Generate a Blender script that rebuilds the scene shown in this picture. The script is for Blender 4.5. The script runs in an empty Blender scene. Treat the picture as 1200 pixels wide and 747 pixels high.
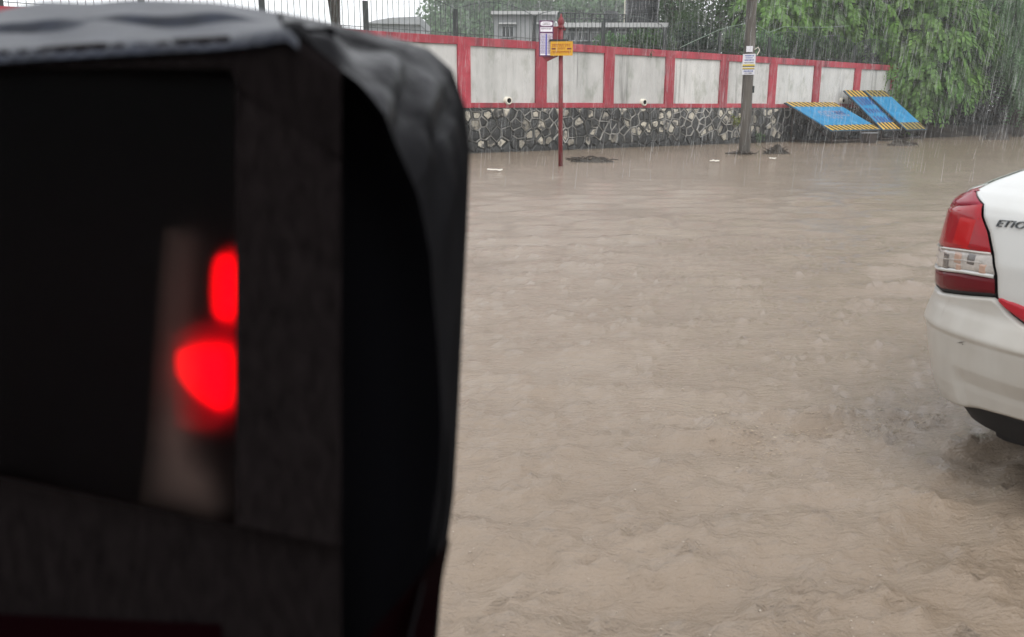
import bpy, bmesh, math, random
import numpy as np
from mathutils import Vector, Matrix
random.seed(7); rng = np.random.default_rng(7)
sc = bpy.context.scene
col = sc.collection

# ------------------------------------------------------------------ camera
F, CX, CY, HOR, H = 1000.0, 600.0, 373.5, 126.0, 1.25      # focal length in photo pixels, horizon row, eye height over the water
TH = math.atan((CY - HOR) / F)
cam = bpy.data.cameras.new('camera'); co = bpy.data.objects.new('camera', cam); col.objects.link(co)
co.location = (0, 0, H); co.rotation_euler = (math.pi / 2 - TH, 0, 0)
cam.sensor_width = 36; cam.lens = 36 * F / 1200; cam.clip_start = 0.01; cam.clip_end = 1000
cam.dof.use_dof = True; cam.dof.focus_distance = 8.0; cam.dof.aperture_fstop = 6.0
sc.camera = co
# ------------------------------------------------------------------ sky, sun, exposure
SUN_EL, SUN_AZ = math.radians(58), math.radians(165)      # azimuth clockwise from +Y
w = bpy.data.worlds.new('World'); sc.world = w; w.use_nodes = True
nt = w.node_tree; bg = nt.nodes['Background']
sky = nt.nodes.new('ShaderNodeTexSky'); sky.sky_type = 'NISHITA'; sky.sun_disc = False
sky.sun_elevation = SUN_EL; sky.sun_rotation = SUN_AZ; sky.air_density = 1.0; sky.dust_density = 4.0; sky.ozone_density = 1.0
hs = nt.nodes.new('ShaderNodeHueSaturation'); hs.inputs['Saturation'].default_value = 0.22
mx = nt.nodes.new('ShaderNodeMix'); mx.data_type = 'RGBA'; mx.inputs[0].default_value = 0.75      # even cloud layer
mx.inputs[7].default_value = (8.3, 8.5, 8.8, 1)
nt.links.new(sky.outputs[0], hs.inputs['Color']); nt.links.new(hs.outputs[0], mx.inputs[6])
nt.links.new(mx.outputs[2], bg.inputs['Color']); bg.inputs['Strength'].default_value = 0.15
sl = bpy.data.lights.new('sun', 'SUN'); sl.energy = 1.1; sl.angle = math.radians(25); sl.color = (1, .97, .93)
so = bpy.data.objects.new('sun', sl); col.objects.link(so); so.location = (0, -5, 30)
sd = Vector((math.sin(SUN_AZ) * math.cos(SUN_EL), math.cos(SUN_AZ) * math.cos(SUN_EL), math.sin(SUN_EL)))
so.rotation_euler = (-sd).to_track_quat('-Z', 'Y').to_euler()
vs = sc.view_settings; vs.view_transform = 'Standard'; vs.look = 'None'; vs.exposure = 0.3; vs.gamma = 1.0; vs.use_curve_mapping = False
sc.cycles.use_denoising = True
sc.cycles.max_bounces = 8; sc.cycles.transparent_max_bounces = 24; sc.cycles.volume_bounces = 1
sc.cycles.caustics_reflective = False; sc.cycles.caustics_refractive = False

# ------------------------------------------------------------------ pixel -> place
RX = np.array([1., 0, 0]); FW = np.array([0, math.cos(TH), -math.sin(TH)]); UP = np.array([0, math.sin(TH), math.cos(TH)])
EYE = np.array([0, 0, H])
def ray(x, y): return ((x - CX) * RX + (CY - y) * UP) / F + FW
def ground(x, y, z=0.0):
    r = ray(x, y); return EYE + r * ((z - H) / r[2])
def at(x, y, Y):                                          # the point on a pixel's ray Y metres out over the ground
    r = ray(x, y); return EYE + r * (Y / r[1])
def onplane(x, y, p, nrm):
    r = ray(x, y); return EYE + r * (((p - EYE) @ nrm) / (r @ nrm))
r_ = ray(2000, HOR); r_[2] = 0
D = r_ / np.linalg.norm(r_); N = np.array([D[1], -D[0], 0]); ZZ = np.array([0, 0, 1.])   # road / wall direction, and across it towards us
P0 = ground(548, 180)
def WP(s, n, z): return P0 + D * s + N * n + ZZ * z
def wall_sz(x, y, n=0.0):
    p = onplane(x, y, P0 + N * n, N); return (p - P0) @ D, p[2]
AZ = math.atan2(D[1], D[0])
def wy(x): return onplane(x, HOR, P0, N)[1]          # how far out the wall stands in a pixel column

# ------------------------------------------------------------------ mesh + tag helpers
ORG = {}
class MB:
    def __init__(s): s.v = []; s.f = []; s.m = []
    def add(s, vs, fs, mi=0):
        o = len(s.v); s.v += [tuple(map(float, p)) for p in vs]
        for f in fs: s.f.append(tuple(i + o for i in f)); s.m.append(mi)
        return s
    def box(s, c, hx, hy, hz, ax=None, mi=0):
        c = np.array(c, float); X, Y, Z = ax if ax else (RX, np.array([0, 1., 0]), ZZ)
        vs = [c + X * (hx * i) + Y * (hy * j) + Z * (hz * k) for k in (-1, 1) for j in (-1, 1) for i in (-1, 1)]
        return s.add(vs, [(0, 2, 3, 1), (4, 5, 7, 6), (0, 1, 5, 4), (2, 6, 7, 3), (0, 4, 6, 2), (1, 3, 7, 5)], mi)
    def tube(s, pts, rad, n=8, mi=0, cap=True):
        pts = [np.array(p, float) for p in pts]; m = len(pts)
        rad = [rad] * m if np.isscalar(rad) else list(rad)
        vs = []; ref = None
        for i in range(m):
            t = pts[min(i + 1, m - 1)] - pts[max(i - 1, 0)]; t = t / (np.linalg.norm(t) + 1e-9)
            if ref is None: ref = np.cross(t, [0, 0, 1.] if abs(t[2]) < .9 else [1., 0, 0])
            ref = ref - t * (ref @ t); ref /= np.linalg.norm(ref); bi = np.cross(t, ref)
            for k in range(n):
                a = 2 * math.pi * k / n; vs.append(pts[i] + (ref * math.cos(a) + bi * math.sin(a)) * rad[i])
        fs = [(i * n + k, i * n + (k + 1) % n, (i + 1) * n + (k + 1) % n, (i + 1) * n + k) for i in range(m - 1) for k in range(n)]
        if cap: fs += [tuple(range(n))[::-1], tuple((m - 1) * n + k for k in range(n))]
        return s.add(vs, fs, mi)
    def grid(s, P, mi=0, closed=False):
        P = np.asarray(P, float); a, b = P.shape[:2]
        fs = [(i * b + j, i * b + (j + 1) % b, (i + 1) * b + (j + 1) % b, (i + 1) * b + j) for i in range(a - 1) for j in range(b if closed else b - 1)]
        return s.add(P.reshape(-1, 3), fs, mi)
    def build(s, name, mat, parent=None, smooth=False, loc=None, bevel=0, seg=2):
        org = ORG[parent] if parent is not None else (np.zeros(3) if loc is None else np.array(loc, float))
        me = bpy.data.meshes.new(name)
        v = np.array(s.v, float) - org
        me.from_pydata(v.tolist(), [], s.f)
        for m in (mat if isinstance(mat, (list, tuple)) else [mat]): me.materials.append(m)
        if any(s.m): me.polygons.foreach_set('material_index', s.m)
        if smooth: me.polygons.foreach_set('use_smooth', [True] * len(me.polygons))
        me.update()
        o = bpy.data.objects.new(name, me); col.objects.link(o)
        if parent is not None: o.parent = parent
        else: o.location = org
        ORG[o] = org
        if bevel:
            b = o.modifiers.new('bevel', 'BEVEL'); b.width = bevel; b.segments = seg; b.limit_method = 'ANGLE'
        return o
def fast_mesh(name, V, Fq, mat, parent=None, smooth=False, loc=None):
    """numpy quads -> one mesh object"""
    org = ORG[parent] if parent is not None else (np.zeros(3) if loc is None else np.array(loc, float))
    me = bpy.data.meshes.new(name); V = (V - org).astype(np.float32); k = Fq.shape[1]
    me.vertices.add(len(V)); me.vertices.foreach_set('co', V.ravel())
    me.loops.add(Fq.size); me.loops.foreach_set('vertex_index', Fq.astype(np.int32).ravel())
    me.polygons.add(len(Fq)); me.polygons.foreach_set('loop_start', np.arange(0, Fq.size, k, dtype=np.int32))
    me.update(calc_edges=True); me.validate()
    me.materials.append(mat)
    if smooth: me.polygons.foreach_set('use_smooth', [True] * len(me.polygons))
    o = bpy.data.objects.new(name, me); col.objects.link(o)
    if parent is not None: o.parent = parent
    else: o.location = org
    ORG[o] = org
    return o
def tag(o, label, cat=None, group=None, kind=None):
    o['label'] = label
    if cat: o['category'] = cat
    if group: o['group'] = group
    if kind: o['kind'] = kind
    return o
def thing(name, label, cat, loc, group=None):
    o = bpy.data.objects.new(name, None); col.objects.link(o); o.location = tuple(map(float, loc)); ORG[o] = np.array(loc, float)
    o.empty_display_size = .1
    return tag(o, label, cat, group)

# ------------------------------------------------------------------ materials
def mat(name, base, rough=.6, spec=.4, vary=0.0, vscale=3.0, stretch=(1, 1, 1), second=None, fac=(.45, .65), bump=0.0, bscale=40.0, bdist=.01, metal=0.0, coat=0.0, island=0.0, objrand=0.0, layers=()):
    """principled material: optional second colour through noise, value variation, bump; layers = extra (colour, scale, stretch, lo, hi, amount)"""
    m = bpy.data.materials.new(name); m.use_nodes = True; t = m.node_tree; L = t.links.new
    p = t.nodes['Principled BSDF']; p.inputs['Roughness'].default_value = rough; p.inputs['Specular IOR Level'].default_value = spec
    p.inputs['Metallic'].default_value = metal; p.inputs['Coat Weight'].default_value = coat
    tc = t.nodes.new('ShaderNodeTexCoord')
    def noise(scale, st, detail=5, rough_=.6):
        mp = t.nodes.new('ShaderNodeMapping'); mp.inputs['Scale'].default_value = st; L(tc.outputs['Object'], mp.inputs[0])
        n = t.nodes.new('ShaderNodeTexNoise'); n.inputs['Scale'].default_value = scale; n.inputs['Detail'].default_value = detail; n.inputs['Roughness'].default_value = rough_
        L(mp.outputs[0], n.inputs['Vector']); return n.outputs['Fac']
    def mixc(fac, a, b):
        x = t.nodes.new('ShaderNodeMix'); x.data_type = 'RGBA'
        if isinstance(fac, float): x.inputs[0].default_value = fac
        else: L(fac, x.inputs[0])
        for i, c in ((6, a), (7, b)):
            if isinstance(c, tuple): x.inputs[i].default_value = (*c[:3], 1)
            else: L(c, x.inputs[i])
        return x.outputs[2]
    def ramp(v, lo, hi, amt=1.0):
        r = t.nodes.new('ShaderNodeMapRange'); r.inputs[1].default_value = lo; r.inputs[2].default_value = hi; r.inputs[4].default_value = amt
        L(v, r.inputs[0]); return r.outputs[0]
    c = tuple(base)
    if second: c = mixc(ramp(noise(vscale, stretch), *fac), c, tuple(second))
    for (lc, ls, lst, lo, hi, amt) in layers: c = mixc(ramp(noise(ls, lst), lo, hi, amt), c, tuple(lc))
    def value(c, src, amp):
        h_ = t.nodes.new('ShaderNodeHueSaturation')
        r = t.nodes.new('ShaderNodeMapRange'); r.inputs[3].default_value = 1 - amp; r.inputs[4].default_value = 1 + amp; L(src, r.inputs[0]); L(r.outputs[0], h_.inputs['Value'])
        if isinstance(c, tuple): h_.inputs['Color'].default_value = (*c[:3], 1)
        else: L(c, h_.inputs['Color'])
        return h_.outputs[0]
    if vary: c = value(c, ramp(noise(vscale * 2.3, stretch, 6), .25, .75), vary)
    if island: c = value(c, t.nodes.new('ShaderNodeNewGeometry').outputs['Random Per Island'], island)
    if objrand: c = value(c, t.nodes.new('ShaderNodeObjectInfo').outputs['Random'], objrand)
    if isinstance(c, tuple): p.inputs['Base Color'].default_value = (*c[:3], 1)
    else: L(c, p.inputs['Base Color'])
    if bump:
        b = t.nodes.new('ShaderNodeBump'); b.inputs['Strength'].default_value = bump; b.inputs['Distance'].default_value = bdist
        L(noise(bscale, stretch if bump < 0 else (1, 1, 1), 6), b.inputs['Height']); L(b.outputs[0], p.inputs['Normal'])
    return m
def leafmat(name, base, island=.35, trans=.35, rough=.45, second=None):
    m = mat(name, base, rough=rough, spec=.22, island=island, second=second, vscale=.6, fac=(.35, .65))
    t = m.node_tree; p = t.nodes['Principled BSDF']; out = t.nodes['Material Output']
    tr = t.nodes.new('ShaderNodeBsdfTranslucent'); mxs = t.nodes.new('ShaderNodeMixShader'); mxs.inputs[0].default_value = trans
    src = p.inputs['Base Color'].links[0].from_socket
    t.links.new(src, tr.inputs['Color']); t.links.new(p.outputs[0], mxs.inputs[1]); t.links.new(tr.outputs[0], mxs.inputs[2]); t.links.new(mxs.outputs[0], out.inputs['Surface'])
    return m
def emat(name, color, strength):
    m = bpy.data.materials.new(name); m.use_nodes = True; t = m.node_tree; p = t.nodes['Principled BSDF']
    p.inputs['Base Color'].default_value = (.002, 0, 0, 1); p.inputs['Specular IOR Level'].default_value = 0; p.inputs['Emission Color'].default_value = (*color, 1); p.inputs['Emission Strength'].default_value = strength
    return m
VS = (1, 1, .12)
GRIME = (.10, .10, .095)
M = {}
M['red'] = mat('red_paint', (.33, .032, .050), .55, .4, objrand=.14, vary=.25, vscale=1.5, second=(.42, .09, .11), fac=(.5, .75), bump=.3, bscale=30,
               layers=[((.10, .03, .035), 2.2, VS, .52, .68, .8), ((.55, .40, .40), 5, VS, .60, .75, .55)])
M['plaster'] = mat('whitewash', (.55, .55, .53), .7, .3, objrand=.10, vary=.10, vscale=.9, bump=.25, bscale=25,
                   layers=[((.30, .31, .29), 1.1, (1.6, 1.6, .14), .46, .70, .6), (GRIME, 1.9, (2, 2, .10), .57, .72, .75), ((.22, .24, .19), 2.2, (1, 1, .6), .55, .72, .65)])
M['mortar'] = mat('mortar', (.40, .39, .36), .8, .25, vary=.3, vscale=3, bump=.4, bscale=50, layers=[((.06, .06, .055), 1.2, (1, 1, .6), .38, .58, .9)])
M['stone'] = mat('dark_stone', (.030, .031, .030), .6, .4, vary=.5, vscale=5, bump=.5, bscale=25, objrand=.4)
M['stonepale'] = mat('pale_stone', (.34, .315, .26), .7, .3, vary=.35, vscale=6, bump=.5, bscale=30, objrand=.45, layers=[((.05, .05, .05), 5, (1, 1, 1), .48, .6, .9)])
M['plinth'] = mat('plinth_backing', (.05, .05, .048), .75, .3, vary=.4, vscale=4, bump=.4)
M['iron'] = mat('dark_iron', (.022, .028, .027), .5, .4, vary=.3)
M['wire'] = mat('thin_bars', (.045, .06, .055), .5, .4, vary=.3)
M['greenwire'] = mat('pale_green_cable', (.20, .28, .21), .5, .4)
M['black'] = mat('black_paint', (.015, .015, .016), .5, .4)
M['pipe'] = mat('pipe_white', (.70, .66, .56), .5, .4, vary=.2)
M['hole'] = mat('pipe_inside', (.012, .012, .012), .9, .1)

# ------------------------------------------------------------------ the setting: flood water and ground
def smooth_noise(x, y, seed, octaves, f0, stretch=(1, 1), gain=.55):
    """sum of random sines: a cheap, grid free height field"""
    g = np.random.default_rng(seed); out = np.zeros_like(x)
    amp = 1.0; f = f0
    for o in range(octaves):
        for k in range(7):
            a = g.uniform(0, 2 * math.pi); ph = g.uniform(0, 6.28); ff = f * g.uniform(.7, 1.4)
            out += amp / 7 * np.sin(ff * (math.cos(a) * x * stretch[0] + math.sin(a) * y * stretch[1]) + ph)
        amp *= gain; f *= 1.9
    return out
def steps(a, b, h0, grow):
    r = [a]; h = h0
    while r[-1] < b: r.append(r[-1] + h); h *= grow
    return r
xs = np.array([-x for x in steps(2.0, 145, .10, 1.10)][::-1] + list(np.arange(-1.95, 4.6, .036)) + steps(4.6, 145, .06, 1.03))
ys = np.array([-y for y in steps(-1.2, 145, .10, 1.16)][::-1] + steps(1.23, 34, .024, 1.0085) + steps(34.5, 145, .8, 1.2))
XX, YY = np.meshgrid(xs, ys)
u = XX * D[0] + YY * D[1]; v = XX * N[0] + YY * N[1]               # along / across the road
near = np.clip((26 - YY) / 22, 0, 1) * np.clip((YY + 2) / 3, 0, 1)
row_h = np.gradient(ys)[:, None]; gw = np.random.default_rng(14); Zw = np.zeros_like(XX)
patchy = 1.0 * np.clip(.95 + .55 * smooth_noise(XX, YY, 15, 2, 1.3, (.5, 1.0)) * 1.6, .35, 1.7)
for lam in np.exp(gw.uniform(math.log(.075), math.log(.75), 150)):          # wind and current ripples with long crests
    an = math.radians(167) + gw.normal() * .42; kx, ky = math.sin(an), math.cos(an); k_ = 2 * math.pi / lam
    fade = np.clip(lam / (3.2 * row_h) - 1, 0, 1)
    Zw += fade * (.0034 * lam ** .74) * np.sin(k_ * (kx * XX + ky * YY) + gw.uniform(0, 6.28) + .8 * np.sin(XX * 1.7 + lam * 9) + .5 * np.sin(YY * 1.1 + lam * 5))
Zw *= patchy
churn = np.exp(-(((XX - 1.85) / .75) ** 2 + ((YY - 2.75) / .6) ** 2)); foam = np.exp(-(((XX - 1.45) / .40) ** 2 + ((YY - 3.25) / .13) ** 2)) + .6 * np.exp(-(((XX - 1.0) / .5) ** 2 + ((YY - 3.2) / .22) ** 2))
Zw = Zw + churn * (.022 * smooth_noise(XX, YY, 21, 3, 14.0) + .009 * smooth_noise(XX, YY, 23, 2, 46.0)) + foam * (.034 * smooth_noise(XX, YY, 27, 2, 20.0, (.6, 1.2)) + .048 * np.clip(1 - np.abs(smooth_noise(XX, YY, 28, 2, 9.0, (.6, 1.3))) / .10, 0, 1)) + np.exp(-(((XX - 1.92) / .35) ** 2 + ((YY - 2.93) / .20) ** 2)) * (.075 + .05 * (.3 - np.abs(smooth_noise(XX, YY, 29, 3, 16.0))))
# rain drop pits and rings
for k in range(2600):
    cy = 1.6 + rng.random() ** 1.6 * 7; cx = rng.uniform(-.25, .68) * cy; R0 = rng.uniform(.02, .06); A0 = rng.uniform(.004, .012)
    i0, i1 = np.searchsorted(ys, [cy - .12, cy + .12]); j0, j1 = np.searchsorted(xs, [cx - .12, cx + .12])
    rr = np.hypot(XX[i0:i1, j0:j1] - cx, YY[i0:i1, j0:j1] - cy)
    Zw[i0:i1, j0:j1] += A0 * np.exp(-((rr - R0) / .018) ** 2) - A0 * .8 * np.exp(-(rr / .016) ** 2)
nr, nc = XX.shape
idx = np.arange(nr * nc).reshape(nr, nc)
Fq = np.stack([idx[:-1, :-1], idx[:-1, 1:], idx[1:, 1:], idx[1:, :-1]], -1).reshape(-1, 4)
mw = mat('muddy_water', (.255, .201, .151), .11, .5, second=(.215, .164, .119), vscale=.55, stretch=(1, 1, 1), fac=(.35, .65), vary=.07)
t = mw.node_tree; p = t.nodes['Principled BSDF']; p.inputs['IOR'].default_value = 1.42
tc = t.nodes.new('ShaderNodeTexCoord'); mp = t.nodes.new('ShaderNodeMapping'); mp.inputs['Rotation'].default_value = (0, 0, -math.radians(13)); mp.inputs['Scale'].default_value = (.36, 1.35, 1)
t.links.new(tc.outputs['Object'], mp.inputs[0])
prev = None
for (sca, det, stg, dist) in ((4.0, 5, .6, .025), (14, 5, .7, .015), (42, 5, .8, .009), (90, 4, .9, .006)):
    n_ = t.nodes.new('ShaderNodeTexNoise'); n_.inputs['Scale'].default_value = sca; n_.inputs['Detail'].default_value = det; n_.inputs['Roughness'].default_value = .62
    t.links.new(mp.outputs[0] if sca < 60 else tc.outputs['Object'], n_.inputs['Vector'])
    b_ = t.nodes.new('ShaderNodeBump'); b_.inputs['Strength'].default_value = stg; b_.inputs['Distance'].default_value = dist
    t.links.new(n_.outputs['Fac'], b_.inputs['Height'])
    if prev: t.links.new(prev.outputs[0], b_.inputs['Normal'])
    prev = b_
t.links.new(prev.outputs[0], p.inputs['Normal'])
water = fast_mesh('flood_water', np.stack([XX, YY, Zw], -1).reshape(-1, 3), Fq, mw, smooth=True)
tag(water, 'brown muddy flood water pitted by rain covering the road', kind='structure')

M['earth'] = mat('wet_earth', (.045, .034, .025), .75, .3, vary=.4, vscale=1.2, bump=.5, bscale=6, bdist=.05)
gb = MB(); gb.add([(-150, -150, -.35), (150, -150, -.35), (150, 150, -.35), (-150, 150, -.35)], [(0, 1, 2, 3)])
tag(gb.build('ground', M['earth']), 'road bed and earth under the flood water', kind='structure')
# the raised yard behind the wall, and the bank under the trees at the end of the wall
def terrain(name, pts_fn, ns, nn, label, m):
    P = np.array([[pts_fn(i / (ns - 1), j / (nn - 1)) for j in range(nn)] for i in range(ns)])
    o = MB().grid(P).build(name, m, smooth=True); tag(o, label, kind='structure'); return o
def yard(a, b):
    p = WP(-75 + 170 * a, -.32 - 120 * b, 0); p[2] = .35 + .15 * math.sin(a * 30) * math.sin(b * 12 + 1); return p
terrain('yard_ground', yard, 60, 30, 'weedy earth of the yard behind the boundary wall', mat('yard_earth', (.06, .07, .035), .8, .3, vary=.4, vscale=1, bump=.5, bscale=5, bdist=.05))
def bank(a, b):
    p = WP(22.5 + 60 * a, 1.1 - 1.6 * b + .25 * math.sin(a * 50) + .12 * math.sin(a * 131), 0); p[2] = -.12 + .55 * b + .04 * math.sin(a * 170 + b * 6); return p
terrain('bank', bank, 160, 8, 'dark wet earth bank under the trees past the wall end', M['earth'])

# ------------------------------------------------------------------ boundary wall
BAY = 2.672; S_FIRST = -.09                                   # pillar centres at S_FIRST + k*BAY
K0, K1 = -5, 8
def top(s): return 3.10 - .008 * s
wl = thing('boundary_wall', 'long whitewashed compound wall with red pillars on a dark rubble stone plinth', 'wall', WP(S_FIRST + K0 * BAY, 0, 0))
S0, S1 = S_FIRST + K0 * BAY, S_FIRST + K1 * BAY
def sbox(s0, s1, n0, n1, z0, z1, mb=None, z1b=None):
    """a box in wall coordinates whose top may slope"""
    mb = mb or MB(); z1b = z1 if z1b is None else z1b
    vs = [WP(s0, n0, z0), WP(s1, n0, z0), WP(s1, n1, z0), WP(s0, n1, z0), WP(s0, n0, z1), WP(s1, n0, z1b), WP(s1, n1, z1b), WP(s0, n1, z1)]
    return mb.add(vs, [(0, 1, 2, 3)[::-1], (4, 5, 6, 7), (0, 1, 5, 4), (1, 2, 6, 5), (2, 3, 7, 6), (3, 0, 4, 7)])
sbox(S0, S1, -.30, .012, -.34, 1.235).build('plinth', M['plinth'], wl)
sbox(S0, S1, -.26, -.05, 1.235, top(S0) - .1, None, top(S1) - .1).build('wall_core', M['plaster'], wl)
for k in range(K0, K1 + 1):
    s = S_FIRST + k * BAY; hw = .205
    sbox(s - hw, s + hw, -.27, .035, 1.232, top(s) - .003).build('pillar', M['red'], wl, bevel=.008)
    if k < K1:
        a, b = s + hw, s + BAY - hw
        sbox(a, b, -.2, -.022, 1.365, top(a) - .215, None, top(b) - .215).build('panel', M['plaster'], wl, bevel=.006)
        sbox(a - .002, b + .002, -.2, .028, 1.238, 1.372 + .012 * math.sin(k * 2.1)).build('lower_band', M['red'], wl, bevel=.006)
        sbox(a - .002, b + .002, -.28, .026, top(a) - .225, top(a), None, top(b)).build('upper_band', M['red'], wl, bevel=.008)
        # thin pale drip edge under the coping
        sbox(a + .03, b - .03, -.03, .006, top(a) - .232, top(a) - .2245, None, top(b) - .2245).build('drip_edge', M['plaster'], wl)
# rubble stones of the plinth: clipped cells
def cells(s0, s1, z0, z1, cw, ch, seed):
    g = np.random.default_rng(seed); pts = []
    rows = int(round((z1 - z0) / ch)); cols = int((s1 - s0) / cw)
    for r in range(-1, rows + 1):
        for c in range(cols):
            pts.append((s0 + (c + .5 + .5 * (r % 2) + g.uniform(-.42, .42)) * cw, z0 + (r + .5 + g.uniform(-.40, .40)) * ch))
    pts = np.array(pts); out = []
    for i, q in enumerate(pts):
        poly = [np.array(x) for x in ((max(s0, q[0] - 1), z0), (min(s1, q[0] + 1), z0), (min(s1, q[0] + 1), z1), (max(s0, q[0] - 1), z1))]
        if not (z0 - .3 < q[1] < z1 + .3): continue
        for o in pts[(np.abs(pts[:, 0] - q[0]) < 1.3)]:
            if o[0] == q[0] and o[1] == q[1]: continue
            m = (o + q) / 2; nn = o - q; new = []
            for a, b in zip(poly, poly[1:] + poly[:1]):
                da, db = (a - m) @ nn, (b - m) @ nn
                if da <= 0: new.append(a)
                if (da < 0) != (db < 0) and abs(da - db) > 1e-12: new.append(a + (b - a) * da / (da - db))
            poly = new
            if len(poly) < 3: break
        if len(poly) >= 3:
            pa = np.array(poly); ar = .5 * abs(np.dot(pa[:, 0], np.roll(pa[:, 1], 1)) - np.dot(pa[:, 1], np.roll(pa[:, 0], 1)))
            if ar > .012: out.append(pa)
    return out
def stone(mb, poly, g, pale):
    c = poly.mean(0); k = len(poly)
    # more points round the edge for an uneven outline
    P = []
    for a, b in zip(poly, np.roll(poly, -1, 0)):
        P += [a, a * .5 + b * .5 + g.uniform(-.012, .012, 2)]
    P = np.array(P); k = len(P); dep = g.uniform(.035, .075)
    rings = []
    for f_, n_ in ((.90, .0), (.84, dep * .7), (.62, dep), (.33, dep * 1.05)):
        Q = c + (P - c) * f_ * (1 + g.uniform(-.06, .06, (k, 1)))
        rings.append([WP(q[0], n_ + g.uniform(-.008, .008) * (n_ > 0), q[1]) for q in Q])
    o = len(mb.v); mb.grid(np.array(rings), 0, closed=True)
    if pale:
        for i in range(len(mb.m) - k * (2 if pale == 2 else 1), len(mb.m)): mb.m[i] = 1
    mb.add([p for p in rings[-1]] + [WP(c[0], dep * 1.08, c[1])], [(i, (i + 1) % k, k) for i in range(k)], 1 if pale else 0)
ridge = MB(); nst = 0; g = np.random.default_rng(11); rest = MB()
for (a, b, single) in ((-3.0, 19.2, True), (19.2, S1, False), (S0, -3.0, False)):
    for poly in cells(a, b, -.12, 1.225, .35, .255, int(abs(a) * 10) + 3):
        pale = 0 if g.random() < .58 else (1 if g.random() < .85 else 2)
        dark_end = poly[:, 0].mean() > 14.0 + g.uniform(-.5, .5)  # stones and joints by the boards darkened to stand in for shade
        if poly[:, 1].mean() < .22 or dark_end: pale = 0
        if single and nst < 298:
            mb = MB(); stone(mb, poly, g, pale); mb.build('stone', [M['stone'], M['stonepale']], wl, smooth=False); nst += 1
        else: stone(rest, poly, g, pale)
        for p_, q_ in zip(poly, np.roll(poly, -1, 0)):          # ribbon pointing along the joints
            e = q_ - p_; l = np.linalg.norm(e)
            if l < .02 or p_[1] + q_[1] < .5 or abs(p_[1] - q_[1]) < 1e-6: continue
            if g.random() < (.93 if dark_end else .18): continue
            tn = np.array([-e[1], e[0]]) / l * g.uniform(.011, .021)
            hgt = g.uniform(.055, .075)
            ridge.add([WP(*(p_ - tn)[[0]], .0, (p_ - tn)[1]), WP((p_ + tn)[0], .0, (p_ + tn)[1]), WP((q_ + tn)[0], 0, (q_ + tn)[1]), WP((q_ - tn)[0], 0, (q_ - tn)[1]),
                       WP(*(p_ - tn * .7)[[0]], hgt, (p_ - tn * .7)[1]), WP((p_ + tn * .7)[0], hgt, (p_ + tn * .7)[1]), WP((q_ + tn * .7)[0], hgt, (q_ + tn * .7)[1]), WP((q_ - tn * .7)[0], hgt, (q_ - tn * .7)[1])],
                      [(4, 5, 6, 7), (0, 4, 7, 3), (1, 2, 6, 5), (0, 1, 5, 4), (3, 7, 6, 2)])
r_o = ridge.build('pointing', M['mortar'], wl); r_o['kind'] = 'stuff'
if rest.v:
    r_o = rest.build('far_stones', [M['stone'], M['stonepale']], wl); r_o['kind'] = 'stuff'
# drain pipes
for (px, py) in ((594, 118), (753, 120), (986, 118)):
    s, z = wall_sz(px, py); mb = MB()
    ang = np.linspace(0, 2 * math.pi, 19)[:-1]
    prof = [(.105, -.1), (.105, .085), (.085, .09), (.070, .085), (.065, .0), (.0, .0)]
    P = np.array([[WP(s + r * math.cos(a) + n * .25, n, z + r * math.sin(a) - n * .08) for a in ang] for (r, n) in prof])
    mb.grid(P, 0, closed=True)
    for i in range(len(mb.m) - 18 * 2, len(mb.m)): mb.m[i] = 1
    mb.build('drain_pipe', [M['pipe'], M['hole']], wl, smooth=True)

# ------------------------------------------------------------------ fence on the wall
fe = thing('wall_railing', 'thin dark iron railing with arched bays and black posts on top of the wall', 'railing', WP(S0, -.12, top(S0)))
def localmesh(name, mb, m):
    me = bpy.data.meshes.new(name); me.from_pydata(mb.v, [], mb.f); me.materials.append(m); return me
bar_me = localmesh('bar', MB().box((0, 0, .5), .006, .006, .5), M['wire'])
pm = MB().box((0, 0, .36), .068, .022, .36); post_me = localmesh('post', pm, M['iron'])
cap_me = None
POSTO = -.17
def put(me, name, s, n, z, parent, sz=1.0):
    o = bpy.data.objects.new(name, me); col.objects.link(o); o.parent = parent
    p = WP(s, n, z) - ORG[parent]; o.location = p; o.rotation_euler = (0, 0, AZ); o.scale = (1, 1, sz); return o
arch = lambda f: .72 + .27 * math.sin(math.pi * min(max(f, 0), 1)) ** .8
for k in range(K0, K1 + 1):
    s = S_FIRST + k * BAY + POSTO
    o = put(post_me, 'post', s, -.12, top(s) - .01, fe); o.rotation_euler = (0, 0, AZ + random.uniform(-.05, .05)); o.scale = (1, 1, random.uniform(.95, 1.03))
    if k < K1:
        path = [WP(s + BAY * f, -.12, top(s + BAY * f) + arch(f) - .03) for f in np.linspace(.03, .97, 13)]
        MB().tube(path, .009, 5).build('top_rail', M['wire'], fe)
        MB().tube([WP(s + .07, -.12, top(s) + .09), WP(s + BAY - .07, -.12, top(s + BAY) + .09)], .008, 5).build('lower_rail', M['wire'], fe)
        nb = 17
        for i in range(1, nb):
            f = i / nb; ss = s + BAY * f
            o = put(bar_me, 'bar', ss, -.12, top(ss) + .0, fe, arch(f) + random.uniform(.0, .05)); o.rotation_euler = (random.uniform(-.01, .01), random.uniform(-.012, .012), AZ)
# pale cable draped over the railing
cab = [(797, 56), (815, 47.5), (842, 35.5), (857, 31), (873, 28), (888, 30), (901, 38), (908, 36), (918, 31.5), (940, 32), (965, 32.3), (995, 30.5)]
cp = []
for (x, y) in cab:
    s, z = wall_sz(x, y, -.08); cp.append(WP(s, -.08, z))
tag(MB().tube(cp, .009, 6).build('cable', M['greenwire'], loc=cp[0]), 'pale green cable draped along the top of the iron railing', 'cable')

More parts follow.
